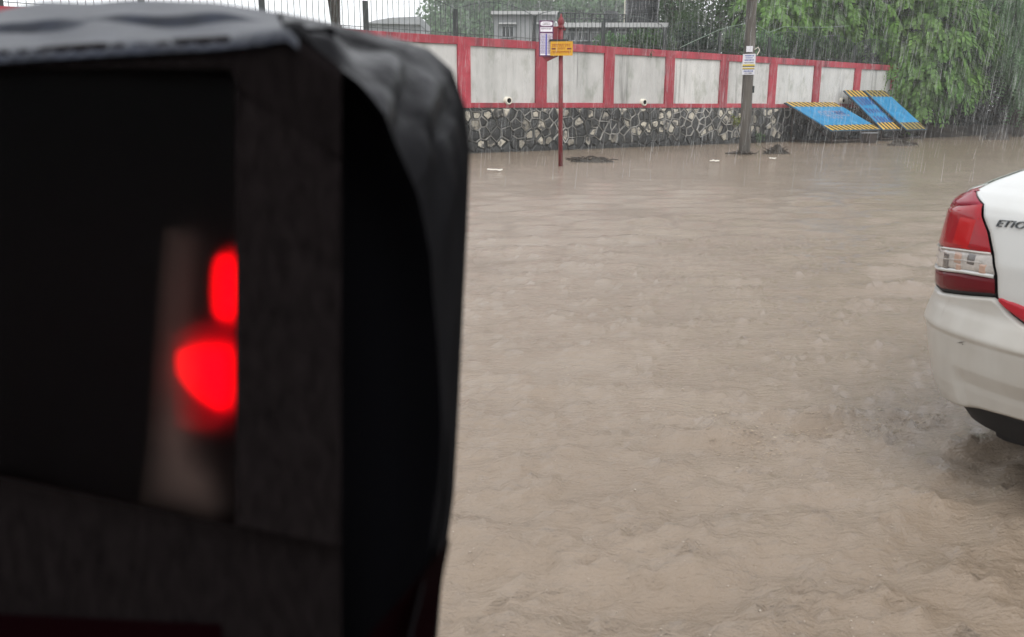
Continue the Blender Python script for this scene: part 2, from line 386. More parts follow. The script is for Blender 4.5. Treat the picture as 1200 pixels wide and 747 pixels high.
# ------------------------------------------------------------------ utility pole with posters
M['pole'] = mat('weathered_pole', (.105, .095, .082), .75, .3, vary=.35, vscale=2.5, stretch=(2, 2, .2), bump=.6, bscale=18, bdist=.02, second=(.06, .055, .048))
M['paper'] = mat('wet_paper', (.62, .62, .66), .6, .3, vary=.08)
M['inkblue'] = mat('blue_ink', (.06, .10, .32), .6, .3); M['inkyellow'] = mat('yellow_band', (.55, .42, .04), .6, .3); M['inkblack'] = mat('black_ink', (.03, .03, .03), .6, .3)
pb = ground(872, 181); up_ = thing('utility_pole', 'tall weathered utility pole with paper notices standing in the flood water', 'pole', pb)
ptop = at(884.5, -60, pb[1]); lean = (ptop - pb) / (ptop[2] - pb[2])
MB().tube([pb + lean * z + np.array([.01 * math.sin(z * 3), .01 * math.cos(z * 2.3), 0]) for z in np.linspace(-.3, 8.6, 24)], np.linspace(.150, .115, 24), 14).build('shaft', M['pole'], up_, smooth=True)
MB().tube([pb + lean * 8.2 + RX * -.8, pb + lean * 8.2 + RX * .8], .05, 6).build('crossarm', M['iron'], up_)
def plate(name, c, hw, hh, m, parent, depth=.004, off=0.0, th=None):
    """a thin upright plate facing us across the water"""
    q = np.array(c); f = (EYE - q); f[2] = 0; f /= np.linalg.norm(f); x = np.cross(ZZ, f)
    if th: x = x * math.cos(th) + f * math.sin(th); f = np.cross(x, ZZ)
    return MB().box(q + f * off, hw, depth, hh, (x, f, ZZ)).build(name, m, parent), x, f, q
zp = 2.36
nt_o, x, f, q = plate('notice', pb + lean * zp, .165, .265, M['paper'], up_, .004, .155)
for (dz, hw, hh, m) in ((.22, .12, .018, 'inkblue'), (.165, .09, .016, 'inkblue'), (.11, .12, .02, 'inkblue'), (.04, .13, .012, 'inkblack'), (-.02, .155, .020, 'inkyellow'), (-.052, .155, .010, 'inkblack'), (-.10, .155, .014, 'inkyellow'), (-.125, .155, .006, 'inkblack'), (-.175, .12, .02, 'inkblue'), (-.225, .10, .012, 'inkblack')):
    mb = MB(); n_ = 1 if m in ('inkyellow',) or hh < .011 else 7
    for i in range(n_):
        w_ = hw / n_; mb.box(q + f * .1615 + x * (-hw + w_ * (2 * i + 1)) + ZZ * dz, w_ * (1 if n_ == 1 else random.uniform(.55, .85)), .001, hh * (1 if n_ == 1 else random.uniform(.6, 1)), (x, f, ZZ))
    mb.build('print_line', M[m], nt_o)
plate('torn_notice', pb + lean * 2.75, .085, .075, M['paper'], up_, .003, .15)
ss = pb + lean * 2.74
MB().tube([ss + x * .13 + f * .05, ss + x * .22 + f * .05 + ZZ * .06, ss + x * .26 + f * .05 - ZZ * .02, ss + x * .2 + f * .05 - ZZ * .14], .014, 6).build('wire_hook', M['pipe'], up_)
MB().box(pb + lean * 1.72 + x * .15, .03, .05, .09, (x, f, ZZ)).build('clamp', M['iron'], up_, bevel=.01)

# ------------------------------------------------------------------ bus stop sign
M['signred'] = mat('sign_post_red', (.17, .014, .020), .5, .4, vary=.3, vscale=5, layers=[((.09, .03, .02), 6, (1, 1, .4), .55, .7, .7)])
M['purple'] = mat('purple_frame', (.10, .025, .09), .5, .4); M['signwhite'] = mat('sign_white', (.80, .77, .83), .5, .4, vary=.06)
M['yellow'] = mat('sign_yellow', (.62, .33, .015), .5, .4, vary=.1, vscale=6); M['textred'] = mat('sign_text_red', (.30, .03, .01), .6, .3); M['bluecol'] = mat('blue_column', (.10, .10, .38), .6, .3)
sb = ground(657, 195); st = thing('bus_stop_sign', 'slim red bus stop post with a white timetable board and a yellow plate', 'sign', sb)
Ys = sb[1]
sp = lambda x, y: at(x, y, Ys)
tp = sp(657.3, 33)
MB().tube([sb - ZZ * .3, tp], .047, 12).build('post', M['signred'], st, smooth=True)
fin = [(0, .05), (.012, .065), (.03, .075), (.05, .075), (.06, .055), (.08, .06), (.13, .072), (.18, .065), (.22, .04), (.25, .022), (.29, .016), (.31, .0)]
ang = np.linspace(0, 2 * math.pi, 15)[:-1]
fm = MB().grid(np.array([[tp + ZZ * (z - .02) + np.array([r * math.cos(a), r * math.sin(a), 0]) for a in ang] for (z, r) in fin]), 0, closed=True)
fm.build('finial', M['signred'], st, smooth=True)
c = (sp(632, 25) + sp(648, 66)) / 2; c[1] = Ys - .02
hw = (sp(648, 45) - sp(631.5, 45))[0] / 2; hh = (sp(640, 24.5) - sp(640, 66.5))[2] / 2
fr, x, f, q = plate('timetable_board', c, hw, hh, M['purple'], st, .02, 0, th=-.12)
def onp(u, v, e): return q + x * (u * hw) + ZZ * (v * hh) + f * e       # u, v in -1..1 on the board
def rect(mb, u0, u1, v0, v1, e, de=.002): mb.box((onp(u0, v0, e) + onp(u1, v1, e)) / 2, abs(u1 - u0) * hw / 2, de, abs(v1 - v0) * hh / 2, (x, f, ZZ)); return mb
hd = MB(); cc = onp(0, .82, .0235); n_ = 20
ov = [cc + x * (hw * .86 * np.sign(math.cos(a)) * abs(math.cos(a)) ** .5) + ZZ * (hh * .125 * np.sign(math.sin(a)) * abs(math.sin(a)) ** .6) for a in np.linspace(0, 2 * math.pi, n_ + 1)[:-1]]
hd.add(ov + [p_ - f * .005 for p_ in ov], [tuple(range(n_))] + [(i, i + n_, (i + 1) % n_ + n_, (i + 1) % n_) for i in range(n_)])
hp = hd.build('header_panel', M['signwhite'], fr)
def glyphs(name, u0, u1, v, hv, n, m, parent, e=.0275):
    mb = MB(); du = (u1 - u0) / n
    for i in range(n):
        a = u0 + i * du
        rect(mb, a + du * .08, a + du * .28, v - hv, v + hv * random.uniform(.2, 1), e, .001)
        if random.random() < .8: rect(mb, a + du * .55, a + du * .72, v - hv * random.uniform(.2, 1), v + hv, e, .001)
        rect(mb, a, a + du * .9, v + hv * .75, v + hv * 1.05, e + .0004, .001)
    mb.build(name, m, parent)
glyphs('print_line', -.5, .5, .85, .028, 6, M['inkblack'], fr); glyphs('print_line', -.55, .55, .77, .022, 8, M['inkblack'], fr)
sp2 = rect(MB(), -.86, .86, .38, .63, .0225).build('route_panel', M['signwhite'], fr); glyphs('print_line', -.75, .75, .54, .045, 7, M['inkblack'], fr)
rect(MB(), -.86, .86, -.93, .28, .0225).build('table_panel', M['signwhite'], fr)
rect(MB(), -.12, .10, -.93, .26, .0262).build('table_column', M['bluecol'], fr)
mb = MB()
for i in range(13):
    v = .22 - i * .087; rect(mb, -.86, .86, v - .008, v + .008, .0268, .0006)
mb.build('table_rule', M['purple'], fr)
for i in range(12):
    v = .175 - i * .087; glyphs('print_line', -.78, -.2, v, .016, 6, M['bluecol'], fr); glyphs('print_line', .2, .78, v, .016, 5, M['purple'], fr)
MB().box(q + x * (hw + .075) + ZZ * .02, .075, .012, hh * .62, (x, f, ZZ)).build('side_plate', M['signred'], st)
for z_ in (.52, -.50): MB().box(q + x * (hw + .12) + ZZ * hh * z_ - f * .01, .14, .012, .02, (x, f, ZZ)).build('bracket', M['signred'], st)
MB().add([onp(-.5, -1.0, .0), onp(1.0, -1.0, .0), onp(1.75, -.86, 0), onp(1.7, -1.0, 0), onp(.1, -1.30, 0)] + [onp(-.5, -1.0, -.01), onp(1.0, -1.0, -.01), onp(1.75, -.86, -.01), onp(1.7, -1.0, -.01), onp(.1, -1.30, -.01)], [(0, 4, 3, 2, 1), (5, 6, 7, 8, 9)]).build('gusset', M['signred'], st)
# yellow plate
c = (sp(644.5, 49) + sp(671, 66)) / 2; c[1] = Ys - .10
hw = (sp(671, 45) - sp(644.8, 45))[0] / 2; hh = (sp(640, 49) - sp(640, 65.5))[2] / 2
yb, x, f, q = plate('yellow_plate', c, hw, hh, M['yellow'], st, .012, 0, th=.1)
glyphs('print_line', -.85, .80, .42, .20, 10, M['textred'], yb, .0135); glyphs('print_line', -.35, .35, -.02, .13, 6, M['textred'], yb, .0135); glyphs('print_line', -.9, .85, -.52, .15, 13, M['textred'], yb, .0135)
for (a, b) in ((-.88, -.52), (.50, .88)): rect(MB(), a, b, -.14, .08, .0135, .001).build('red_mark', M['signred'], yb)
MB().box(q + ZZ * (hh + .02) - f * .02 - x * .06, .2, .03, .022, (x, f, ZZ)).build('plate_bracket', M['black'], st)

# ------------------------------------------------------------------ blue boards on frames leaning back to the wall
M['blue'] = mat('board_blue', (.015, .19, .38), .5, .3, vary=.25, vscale=2, second=(.06, .27, .44), fac=(.5, .8), bump=.1)
M['hazy'] = mat('board_yellow', (.66, .42, .045), .4, .5, vary=.12); M['oliveyellow'] = mat('board_faded_yellow', (.33, .25, .05), .5, .4, vary=.2)
M['navy'] = mat('board_navy', (.02, .045, .19), .4, .5); M['mauve'] = mat('board_lettering', (.30, .27, .36), .5, .4, vary=.2)
M['rust'] = mat('rusty_steel', (.035, .026, .022), .7, .3, vary=.4, vscale=6)
def board(TL, BL, TR, label, ymat, style, n0, grp):
    s0, z0 = wall_sz(*TL, n0); s1, _ = wall_sz(*TR, n0)
    pbm = onplane(*BL, WP(s0, 0, 0), D); nb_ = (pbm - P0) @ N; zb = pbm[2]
    a0 = WP(s0, n0, z0); width = s1 - s0
    run = WP(s0, nb_, zb) - a0; Lr = np.linalg.norm(run); e2 = run / Lr; e1 = D; e3 = np.cross(e1, e2); e3 = e3 if e3[2] > 0 else -e3
    base = WP((s0 + s1) / 2, nb_ - .25, 0); b = thing('sign_board', label, 'board', base, grp)
    def pt(u, v, e=0): return a0 + e1 * (u * width) + e2 * (v * Lr) + e3 * e
    def bx(u0, u1, v0, v1, e0, e1_, name, m, par=None):
        mb = MB(); c_ = (pt(u0, v0, e0) + pt(u1, v1, e1_)) / 2
        mb.box(c_, abs(u1 - u0) * width / 2, abs(v1 - v0) * Lr / 2, abs(e1_ - e0) / 2, (e1, e2, e3)); return mb.build(name, m, par or b)
    pn = bx(0, 1, 0, 1, -.03, 0, 'board_panel', M['blue'])
    bx(-.018, 1.018, -.012, 1.012, -.075, -.033, 'board_frame', M['black'])
    for (v0, v1) in ((.0, .165), (.83, 1.0)):
        bx(0, 1, v0, v1, .002, .006, 'stripe_band', ymat, pn)
        ns = max(5, int(round(width / .29)))
        for i in range(ns):
            u = (i + .30) / ns; du = .55 / ns; sl_ = .30 / ns
            MB().add([pt(u, v0, .009), pt(u + du, v0, .009), pt(min(u + du + sl_, 1), v1, .009), pt(min(u + sl_, 1), v1, .009)], [(0, 1, 2, 3)]).build('black_stripe', M['black'], pn)
    if style == 1:
        mb = MB(); g2 = random.Random(3)
        for row, (v, a_, bb, n_) in enumerate(((.36, .30, .80, 9), (.47, .28, .86, 11), (.56, .38, .62, 5))):
            for i in range(n_):
                u = a_ + (bb - a_) * i / n_; du = (bb - a_) / n_
                for k in range(3):
                    uu = u + du * g2.uniform(0, .6); vv = v + g2.uniform(-.035, .035)
                    mb.add([pt(uu, vv - .03 * g2.random(), .004), pt(uu + du * g2.uniform(.1, .4), vv - .02, .004), pt(uu + du * g2.uniform(.1, .45), vv + .03, .004), pt(uu, vv + .03 * g2.random(), .004)], [(0, 1, 2, 3)])
        mb.build('lettering', M['mauve'], pn)
        mb = MB()
        for i in range(7):
            u = .62 + .03 * i; mb.add([pt(u, .33 + .02 * (i % 3), .006), pt(u + .014, .33, .006), pt(u + .014, .44 + .02 * (i % 2), .006), pt(u, .46, .006)], [(0, 1, 2, 3)])
        mb.build('lettering', M['navy'], pn)
    if style == 2:
        mb = MB()
        for i, u in enumerate((.12, .30, .46, .62, .80)):
            for (v0, v1) in ((.16, .40), (.46, .60), (.66, .85)):
                mb.add([pt(u, v0 + .02 * i, .004), pt(u + .10, v0, .004), pt(u + .10, v1, .004), pt(u, v1 - .015 * i, .004)], [(0, 1, 2, 3)])
        mb.build('lettering', M['navy'], pn)
    # carrying frame: back legs, front legs and skids standing in the water
    for u in (.06, .94):
        f0 = pt(u, .97, -.09); r0 = pt(u, .12, -.09)
        MB().tube([f0, np.array([f0[0], f0[1], -.3])], .03, 6).build('leg', M['rust'], b); MB().tube([r0, np.array([r0[0], r0[1], -.3])], .03, 6).build('leg', M['rust'], b)
        MB().tube([f0 * [1, 1, 0] + ZZ * .07, r0 * [1, 1, 0] + ZZ * .07], .028, 6).build('skid', M['rust'], b)
        MB().tube([f0 * [1, 1, 0] + ZZ * .1, r0], .022, 6).build('brace', M['rust'], b)
    f0, f1 = pt(.06, .97, -.09), pt(.94, .97, -.09)
    MB().tube([f0 * [1, 1, 0] + ZZ * .09, f1 * [1, 1, 0] + ZZ * .09], .03, 6).build('crossbar', M['rust'], b)
    MB().tube([pt(.06, .12, -.09), pt(.94, .12, -.09)], .03, 6).build('crossbar', M['rust'], b)
    return b, pt
b1, pt1 = board((921, 120), (975, 153), (979, 116), 'wide blue board with yellow black striped ends and smudged lettering at its middle', M['hazy'], 1, .22, 'blue striped boards tilted back to the wall')
b2, _ = board((990, 106), (1035, 152), (1012, 105), 'narrow blue board crossed by dark navy lettering between the two plainer boards', M['hazy'], 2, .22, 'blue striped boards tilted back to the wall')
b3, _ = board((1013.5, 106), (1063, 152), (1037, 105), 'plain blue board with faded olive stripes under the hanging leaves', M['oliveyellow'], 3, .34, 'blue striped boards tilted back to the wall')
# small grey box under the first board
c = ground(1018, 168); M['grey'] = mat('grey_plastic', (.16, .165, .17), .5, .4, vary=.2)
gx = thing('grey_box', 'small grey box with a pale lid standing under the wide blue board', 'box', c)
MB().box(c + ZZ * .12, .22, .16, .22, (D, N, ZZ)).build('box_body', M['rust'], gx, bevel=.02); MB().box(c + ZZ * .36, .24, .18, .025, (D, N, ZZ)).build('lid', M['grey'], gx, bevel=.01)

# ------------------------------------------------------------------ heaps of muck standing out of the water, floating scraps
M['muck'] = mat('wet_muck', (.050, .042, .033), .6, .4, vary=.5, vscale=8, bump=.8, bscale=18, bdist=.03)
M['twig'] = mat('wet_twig', (.045, .035, .026), .65, .35, vary=.3); M['scrap'] = mat('pale_scrap', (.55, .52, .46), .6, .3, vary=.1)
def heap(px, py, w_, h_, label, seed, peaks=1, name='debris_heap'):
    c = ground(px, py); g = np.random.default_rng(seed); o = thing(name, label, 'debris', c, 'heaps of wet debris in the flood')
    nx, ny = 34, 16; P = np.zeros((nx, ny, 3))
    for i in range(nx):
        for j in range(ny):
            a = -1 + 2 * i / (nx - 1); b = -1 + 2 * j / (ny - 1)
            env = max(0, 1 - a * a) ** .7 * max(0, 1 - b * b) ** .6
            prof = max(math.exp(-((a - q0) / q2) ** 2) * q1 for (q0, q1, q2) in pk[peaks])
            z = h_ * env * (.35 + .65 * prof) * (1 + .5 * g.uniform(-1, 1)) - .05
            P[i, j] = c + np.array([a * w_ / 2 + g.uniform(-.015, .015), b * w_ * .22, z])
    MB().grid(P).build('mound', M['muck'], o)
    for k in range(22):
        a = g.uniform(-.85, .85); ln = g.uniform(.10, .34); th_ = g.uniform(-.5, .5); el = g.uniform(-.1, .7)
        q = c + np.array([a * w_ / 2, g.uniform(-.2, .05) * w_, g.uniform(.02, h_ * .7 * (1 - a * a) + .02)])
        dv = np.array([math.cos(th_) * math.cos(el) * (1 if g.random() < .5 else -1), math.sin(th_) * math.cos(el), math.sin(el)])
        MB().tube([q - dv * ln / 2, q + np.array([0, 0, .02]), q + dv * ln / 2], [.012, .016, .006], 5).build('twig', M['twig'], o)
pk = {1: [(.1, 1, .5)], 2: [(.35, 1, .35), (-.5, .55, .3)], 3: [(-.2, 1, .3), (.25, .6, .5)], 4: [(.45, .8, .6), (-.3, .5, .5)]}
heap(692, 190, 1.28, .16, 'long low heap of dark muck and twigs beside the red sign post', 1, 4)
heap(908, 180.5, .85, .24, 'pointed heap of wet debris beside the utility pole', 2, 1)
heap(1055, 171, 1.15, .24, 'spiky heap of twigs and mud in front of the plain blue board', 3, 3)
heap(1167, 164, 1.1, .46, 'rounded brown mud mound in the water near the dark trees', 4, 2)
o = thing('debris_collar', 'ring of rubbish and sticks caught round the foot of the utility pole', 'debris', pb, 'heaps of wet debris in the flood')
g = np.random.default_rng(5)
for k in range(26):
    a = g.uniform(0, 6.28); r0 = g.uniform(.15, .3); q = pb + np.array([math.cos(a) * r0, math.sin(a) * r0 * .8 - .05, g.uniform(.0, .07)]); dv = np.array([g.uniform(-.25, .25), g.uniform(-.1, .1), g.uniform(-.03, .14)])
    MB().tube([q - dv * .6, q + dv * .6], [.018, .008], 5).build('stick', M['twig'], o)
MB().tube([pb + np.array([-.55, -.1, .03]), pb + np.array([-.2, -.15, .05]), pb + np.array([.2, -.18, .04])], [.02, .03, .02], 6).build('stick', M['twig'], o)
def scrap(px, py, label, seed, ln):
    c = ground(px, py); g = np.random.default_rng(seed); mb = MB()
    pts = [c + np.array([ln * (k / 5 - .5), g.uniform(-.03, .03), .025 + g.uniform(0, .02)]) for k in range(6)]
    P = np.array([[p_ + np.array([0, d_ * .05, .03 * (1 - abs(d_)) + g.uniform(-.006, .006)]) for d_ in (-1, -.4, .3, 1)] for p_ in pts])
    mb.grid(P); tag(mb.build('floating_scrap', M['scrap'], loc=c), label, 'litter', 'pale litter floating on the flood')
scrap(580, 201.5, 'thin pale strip of litter floating out in front of the stone plinth', 1, .30)
scrap(837, 190.5, 'small white scrap floating on the water before the utility pole', 2, .22)
scrap(905, 187.5, 'tiny pale scrap floating beside the pointed debris heap', 3, .16)

# ------------------------------------------------------------------ plants
def rnd_dirs(g, n):
    v_ = g.normal(size=(n, 3)); return v_ / np.linalg.norm(v_, axis=1, keepdims=True)
def fronds(g, B, DIR, L, K, ll, lw, droop=.75):
    """pinnate leaves: base points B, outward directions DIR, length L -> quads"""
    n = len(B); t_ = np.linspace(.12, 1, K)[None, :, None]; L = L[:, None, None]
    dn = np.array([0, 0, -1.])[None, None]; d_ = DIR[:, None, :]
    pos = B[:, None, :] + L * (d_ * (t_ - .35 * t_ ** 2) + dn * droop * t_ ** 1.6)
    tan = d_ * (1 - .7 * t_) + dn * droop * 1.6 * t_ ** .6; tan = tan / np.linalg.norm(tan, axis=2, keepdims=True)
    side = np.cross(tan, np.broadcast_to([0, 0, 1.], tan.shape)) + 1e-4; side /= np.linalg.norm(side, axis=2, keepdims=True)
    roll = g.uniform(-.9, .9, (n, 1, 1)); nrm = np.cross(side, tan); side = side * np.cos(roll) + nrm * np.sin(roll)
    V = []
    for sg in (-1, 1):
        ax = side * sg * .80 + tan * .5 + dn * .30 + g.normal(size=pos.shape) * .10
        ax /= np.linalg.norm(ax, axis=2, keepdims=True)
        ln = ll * (1 - .55 * np.abs(t_ - .45)) * g.uniform(.8, 1.2, (n, K, 1))
        wv = np.cross(ax, side * .3 + nrm); wv /= np.linalg.norm(wv, axis=2, keepdims=True) + 1e-9
        wv = np.cross(wv, ax) * .25 + wv * .97
        V.append(np.stack([pos, pos + ax * ln * .45 + wv * lw, pos + ax * ln, pos + ax * ln * .45 - wv * lw], 2).reshape(-1, 3))
    # rachis as a thin quad strip
    return np.concatenate(V)
def leaves(g, C_, size, flat=.5):
    n = len(C_); a = rnd_dirs(g, n); a[:, 2] -= .35; a /= np.linalg.norm(a, axis=1, keepdims=True)
    b = np.cross(a, rnd_dirs(g, n)); b /= np.linalg.norm(b, axis=1, keepdims=True) + 1e-9
    s_ = (size * g.uniform(.6, 1.4, (n, 1)))
    return np.stack([C_ - a * s_ * .5, C_ + b * s_ * .26, C_ + a * s_ * .5, C_ - b * s_ * .26], 1).reshape(-1, 3)
def quads(V): return np.arange(len(V)).reshape(-1, 4)
def lobe_pts(g, lobes, n, shell=.55, front=None):
    wts = np.array([l[1][0] * l[1][2] for l in lobes]); wts /= wts.sum(); out = []; dirs = []
    for (c_, r_), k in zip(lobes, g.multinomial(n, wts)):
        d_ = rnd_dirs(g, k)
        if front: d_[:, 1] = np.where(g.random(k) < front, -np.abs(d_[:, 1]), d_[:, 1])
        rad = shell + (1 - shell) * g.random((k, 1)) ** .6
        out.append(np.array(c_) + d_ * np.array(r_) * rad); dirs.append(d_)
    return np.concatenate(out), np.concatenate(dirs)
M['bark'] = mat('bark', (.07, .055, .042), .8, .2, vary=.4, vscale=5, stretch=(1, 1, .3), bump=.7, bscale=14, bdist=.03)
def trunk(o, base, lobes, r0, g, fork=.45):
    base = np.array(base); topc = np.mean([l[0] for l in lobes], 0); fk = base + (topc - base) * [fork * .5, fork * .5, 0] + ZZ * max(.8, (topc[2] - base[2]) * fork)
    mb = MB().tube([base - ZZ * .4, base + ZZ * .15, base * .5 + fk * .5 + np.array([g.uniform(-.1, .1), 0, 0]), fk], [r0 * 1.35, r0 * 1.1, r0 * .9, r0 * .75], 9)
    mb.build('trunk', M['bark'], o, smooth=True)
    for (c_, r_) in lobes:
        c_ = np.array(c_); mid = fk * .5 + c_ * .5 + np.array([g.uniform(-.3, .3), g.uniform(-.3, .3), .35])
        lb = MB().tube([fk - ZZ * .1, mid, c_ + ZZ * r_[2] * .2], [r0 * .6, r0 * .38, r0 * .12], 7)
        for k in range(5):
            d_ = rnd_dirs(g, 1)[0]; e_ = c_ + d_ * np.array(r_) * .8; lb.tube([mid * .4 + c_ * .6, (mid + e_) / 2 + ZZ * .1, e_], [r0 * .22, r0 * .12, .01], 5)
        lb.build('limb', M['bark'], o, smooth=True)
def lob(px, py, Y, rx, rz, ry=None): return (tuple(at(px, py, Y)), (rx, ry or rx * .8, rz))

# 1 the big tree with hanging feathered leaves past the end of the wall
g = np.random.default_rng(31); M['leafA'] = leafmat('feather_leaf', (.145, .265, .060), .45, .38, .5, second=(.080, .170, .042))
tb = WP(24.3, -2.2, .3)
lobes = [lob(905, 20, 36.5, 1.5, 1.3), lob(958, 5, 37.5, 2.3, 1.4), lob(1010, 18, 38.5, 1.8, 1.6), lob(1065, 20, 38.5, 2.5, 1.9), lob(1098, 40, 38, 2.1, 1.7), lob(1058, 72, 37.6, 1.2, 1.1), lob(1093, 86, 37.2, 1.6, 1.2), lob(1078, 112, 37.0, .75, .65), lob(1122, 88, 37.3, .8, .85), lob(1036, 96, 37.2, .5, .45),
         lob(960, -75, 38, 3, 1.8), lob(1060, -80, 39, 3.2, 2.0), lob(1000, -130, 39.5, 3.4, 1.8)]
o = thing('feather_leaf_tree', 'leafy tree with hanging feather leaves drooping over the wall end and boards', 'tree', tb)
trunk(o, tb, lobes, .24, g, .3)
B, dr = lobe_pts(g, lobes, 2500, .62, .6)
dr = dr * [1, 1, .45] + [0, 0, .18]; dr /= np.linalg.norm(dr, axis=1, keepdims=True)
V = fronds(g, B, dr, g.uniform(.65, 1.1, len(B)), 8, .29, .062, .72)
fast_mesh('crown', V, quads(V), M['leafA'], o)
# 2 soft fine leaved trees behind the railing
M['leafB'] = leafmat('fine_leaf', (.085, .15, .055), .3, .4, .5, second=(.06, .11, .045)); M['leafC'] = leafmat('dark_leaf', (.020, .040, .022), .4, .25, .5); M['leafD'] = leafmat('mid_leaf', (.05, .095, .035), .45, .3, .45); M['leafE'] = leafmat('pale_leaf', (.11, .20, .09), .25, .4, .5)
def tree(name, label, base, lobes, n, size, m, r0=.18, seed=1, shell=.35, group=None):
    g = np.random.default_rng(seed); o = thing(name, label, 'tree', base, group); trunk(o, base, lobes, r0, g)
    C_, _ = lobe_pts(g, lobes, n, shell)
    cl = C_[g.integers(0, len(C_), n)] * 0 + C_
    V = leaves(g, cl, size); fast_mesh('crown', V, quads(V), m, o); return o
def yb_(px, Y): q = at(px, HOR, Y); return np.array([q[0], q[1], .3])
tree('fine_leaf_tree', 'soft light green fine leaved tree behind the railing and the utility pole', yb_(852, 41), [lob(835, 8, 41, 1.9, 1.7), lob(868, 30, 40, 1.7, 1.5), lob(880, -10, 41, 2.2, 1.8), lob(815, 40, 40.5, 1.3, 1.2), lob(850, -70, 41, 2.8, 1.6)], 15000, .15, M['leafB'], .2, 41, .2)
tree('fine_leaf_tree', 'darker green tree beside the black water tank behind the railing', yb_(800, 46), [lob(795, 8, 46, 1.3, 1.5), lob(803, 35, 46, 1.2, 1.4), lob(785, -30, 46, 1.8, 1.2), lob(765, -25, 47, 1.6, 1.0), lob(800, -60, 46, 2.4, 1.6), lob(780, 25, 47.5, 1.2, 1.8)], 11000, .17, M['leafD'], .18, 42, .2)
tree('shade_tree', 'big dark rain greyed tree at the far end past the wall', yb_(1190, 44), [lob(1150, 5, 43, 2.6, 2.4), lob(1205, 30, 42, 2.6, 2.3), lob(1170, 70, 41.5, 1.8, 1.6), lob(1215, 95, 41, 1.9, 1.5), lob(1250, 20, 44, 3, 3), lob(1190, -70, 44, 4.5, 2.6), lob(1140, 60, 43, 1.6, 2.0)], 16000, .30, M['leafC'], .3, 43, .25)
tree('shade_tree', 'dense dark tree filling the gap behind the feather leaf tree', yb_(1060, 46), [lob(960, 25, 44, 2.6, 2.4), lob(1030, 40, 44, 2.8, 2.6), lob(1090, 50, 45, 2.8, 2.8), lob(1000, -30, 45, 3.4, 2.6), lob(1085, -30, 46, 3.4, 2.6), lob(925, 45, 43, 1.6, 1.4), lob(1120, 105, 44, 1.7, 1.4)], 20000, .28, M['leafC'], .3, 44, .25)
g = np.random.default_rng(77)
def frondtree(name, label, base, lobes, n, m, seed):
    g = np.random.default_rng(seed); o = thing(name, label, 'tree', base); trunk(o, base, lobes, .16, g, .3)
    B, dr = lobe_pts(g, lobes, n, .5, .5); dr = dr * [1, 1, .4] + [0, 0, .1]; dr /= np.linalg.norm(dr, axis=1, keepdims=True)
    V = fronds(g, B, dr, g.uniform(.6, 1.0, len(B)), 9, .2, .034, .95); fast_mesh('crown', V, quads(V), m, o)
frondtree('drooping_tree', 'grey green drooping tree seen through rain past the dark shade', yb_(1196, 39), [lob(1196, 45, 38.5, 1.1, 1.8), lob(1188, 8, 39, 1.6, 1.4), lob(1215, 90, 38.5, 1.0, 1.3), lob(1225, 10, 39, 1.8, 2.2)], 1400, M['leafE'], 78)
# shrubs crowding behind the railing
def shrub(name, label, px, py, Y, rx, rz, n, size, m, seed):
    g = np.random.default_rng(seed); l = [lob(px, py, Y, rx, rz, rx * .7)] + [lob(px + g.uniform(-1, 1) * rx * 20, py + g.uniform(-.4, .8) * rz * 20, Y, rx * .55, rz * .6) for _ in range(3)]
    b_ = yb_(px, Y); o = thing(name, label, 'shrub', b_, 'shrubs behind the railing')
    st_ = MB()
    for k in range(7):
        e_ = np.array(l[k % 4][0]) + rnd_dirs(g, 1)[0] * np.array(l[k % 4][1]) * .6; st_.tube([b_ - ZZ * .2, b_ * .5 + e_ * .5 + np.array([g.uniform(-.2, .2), 0, .2]), e_], [.035, .022, .008], 5)
    st_.build('stems', M['bark'], o)
    C_, _ = lobe_pts(g, l, n, .35); V = leaves(g, C_, size); fast_mesh('foliage', V, quads(V), m, o)
shrub('shrub', 'pale flecked shrub behind the railing just past the utility pole', 893, 54, wy(893) + 1.6, .95, .55, 1500, .16, M['leafE'], 1)
shrub('shrub', 'yellow green shrub behind the railing just before the utility pole', 857, 52, wy(857) + 1.6, .9, .55, 1500, .15, M['leafB'], 2)
shrub('shrub', 'dark leafy shrub under the flat stretch of pale cable', 938, 56, wy(938) + 1.8, 1.2, .8, 2200, .16, M['leafD'], 3)
shrub('shrub', 'light green low shrub rising over the red coping beyond the pale cable', 978, 62, wy(978) + 1.6, 1.0, .5, 1500, .15, M['leafB'], 4)
shrub('shrub', 'dark shrub behind the railing where the cable climbs from the coping', 812, 54, wy(812) + 1.8, 1.0, .7, 1800, .14, M['leafC'], 5)
shrub('shrub', 'grey green shrub under the white ledge of the tank house', 757, 50, wy(757) + 2, 1.0, .5, 1400, .13, M['leafD'], 6)
shrub('shrub', 'low grey shrub behind the railing beside the dark window house', 716, 49, wy(716) + 2, .6, .35, 700, .12, M['leafE'], 7)
shrub('shrub', 'dark tangled shrub beneath the hanging feather leaves', 1022, 66, wy(1022) + 1.6, 1.1, .8, 1800, .18, M['leafC'], 8)
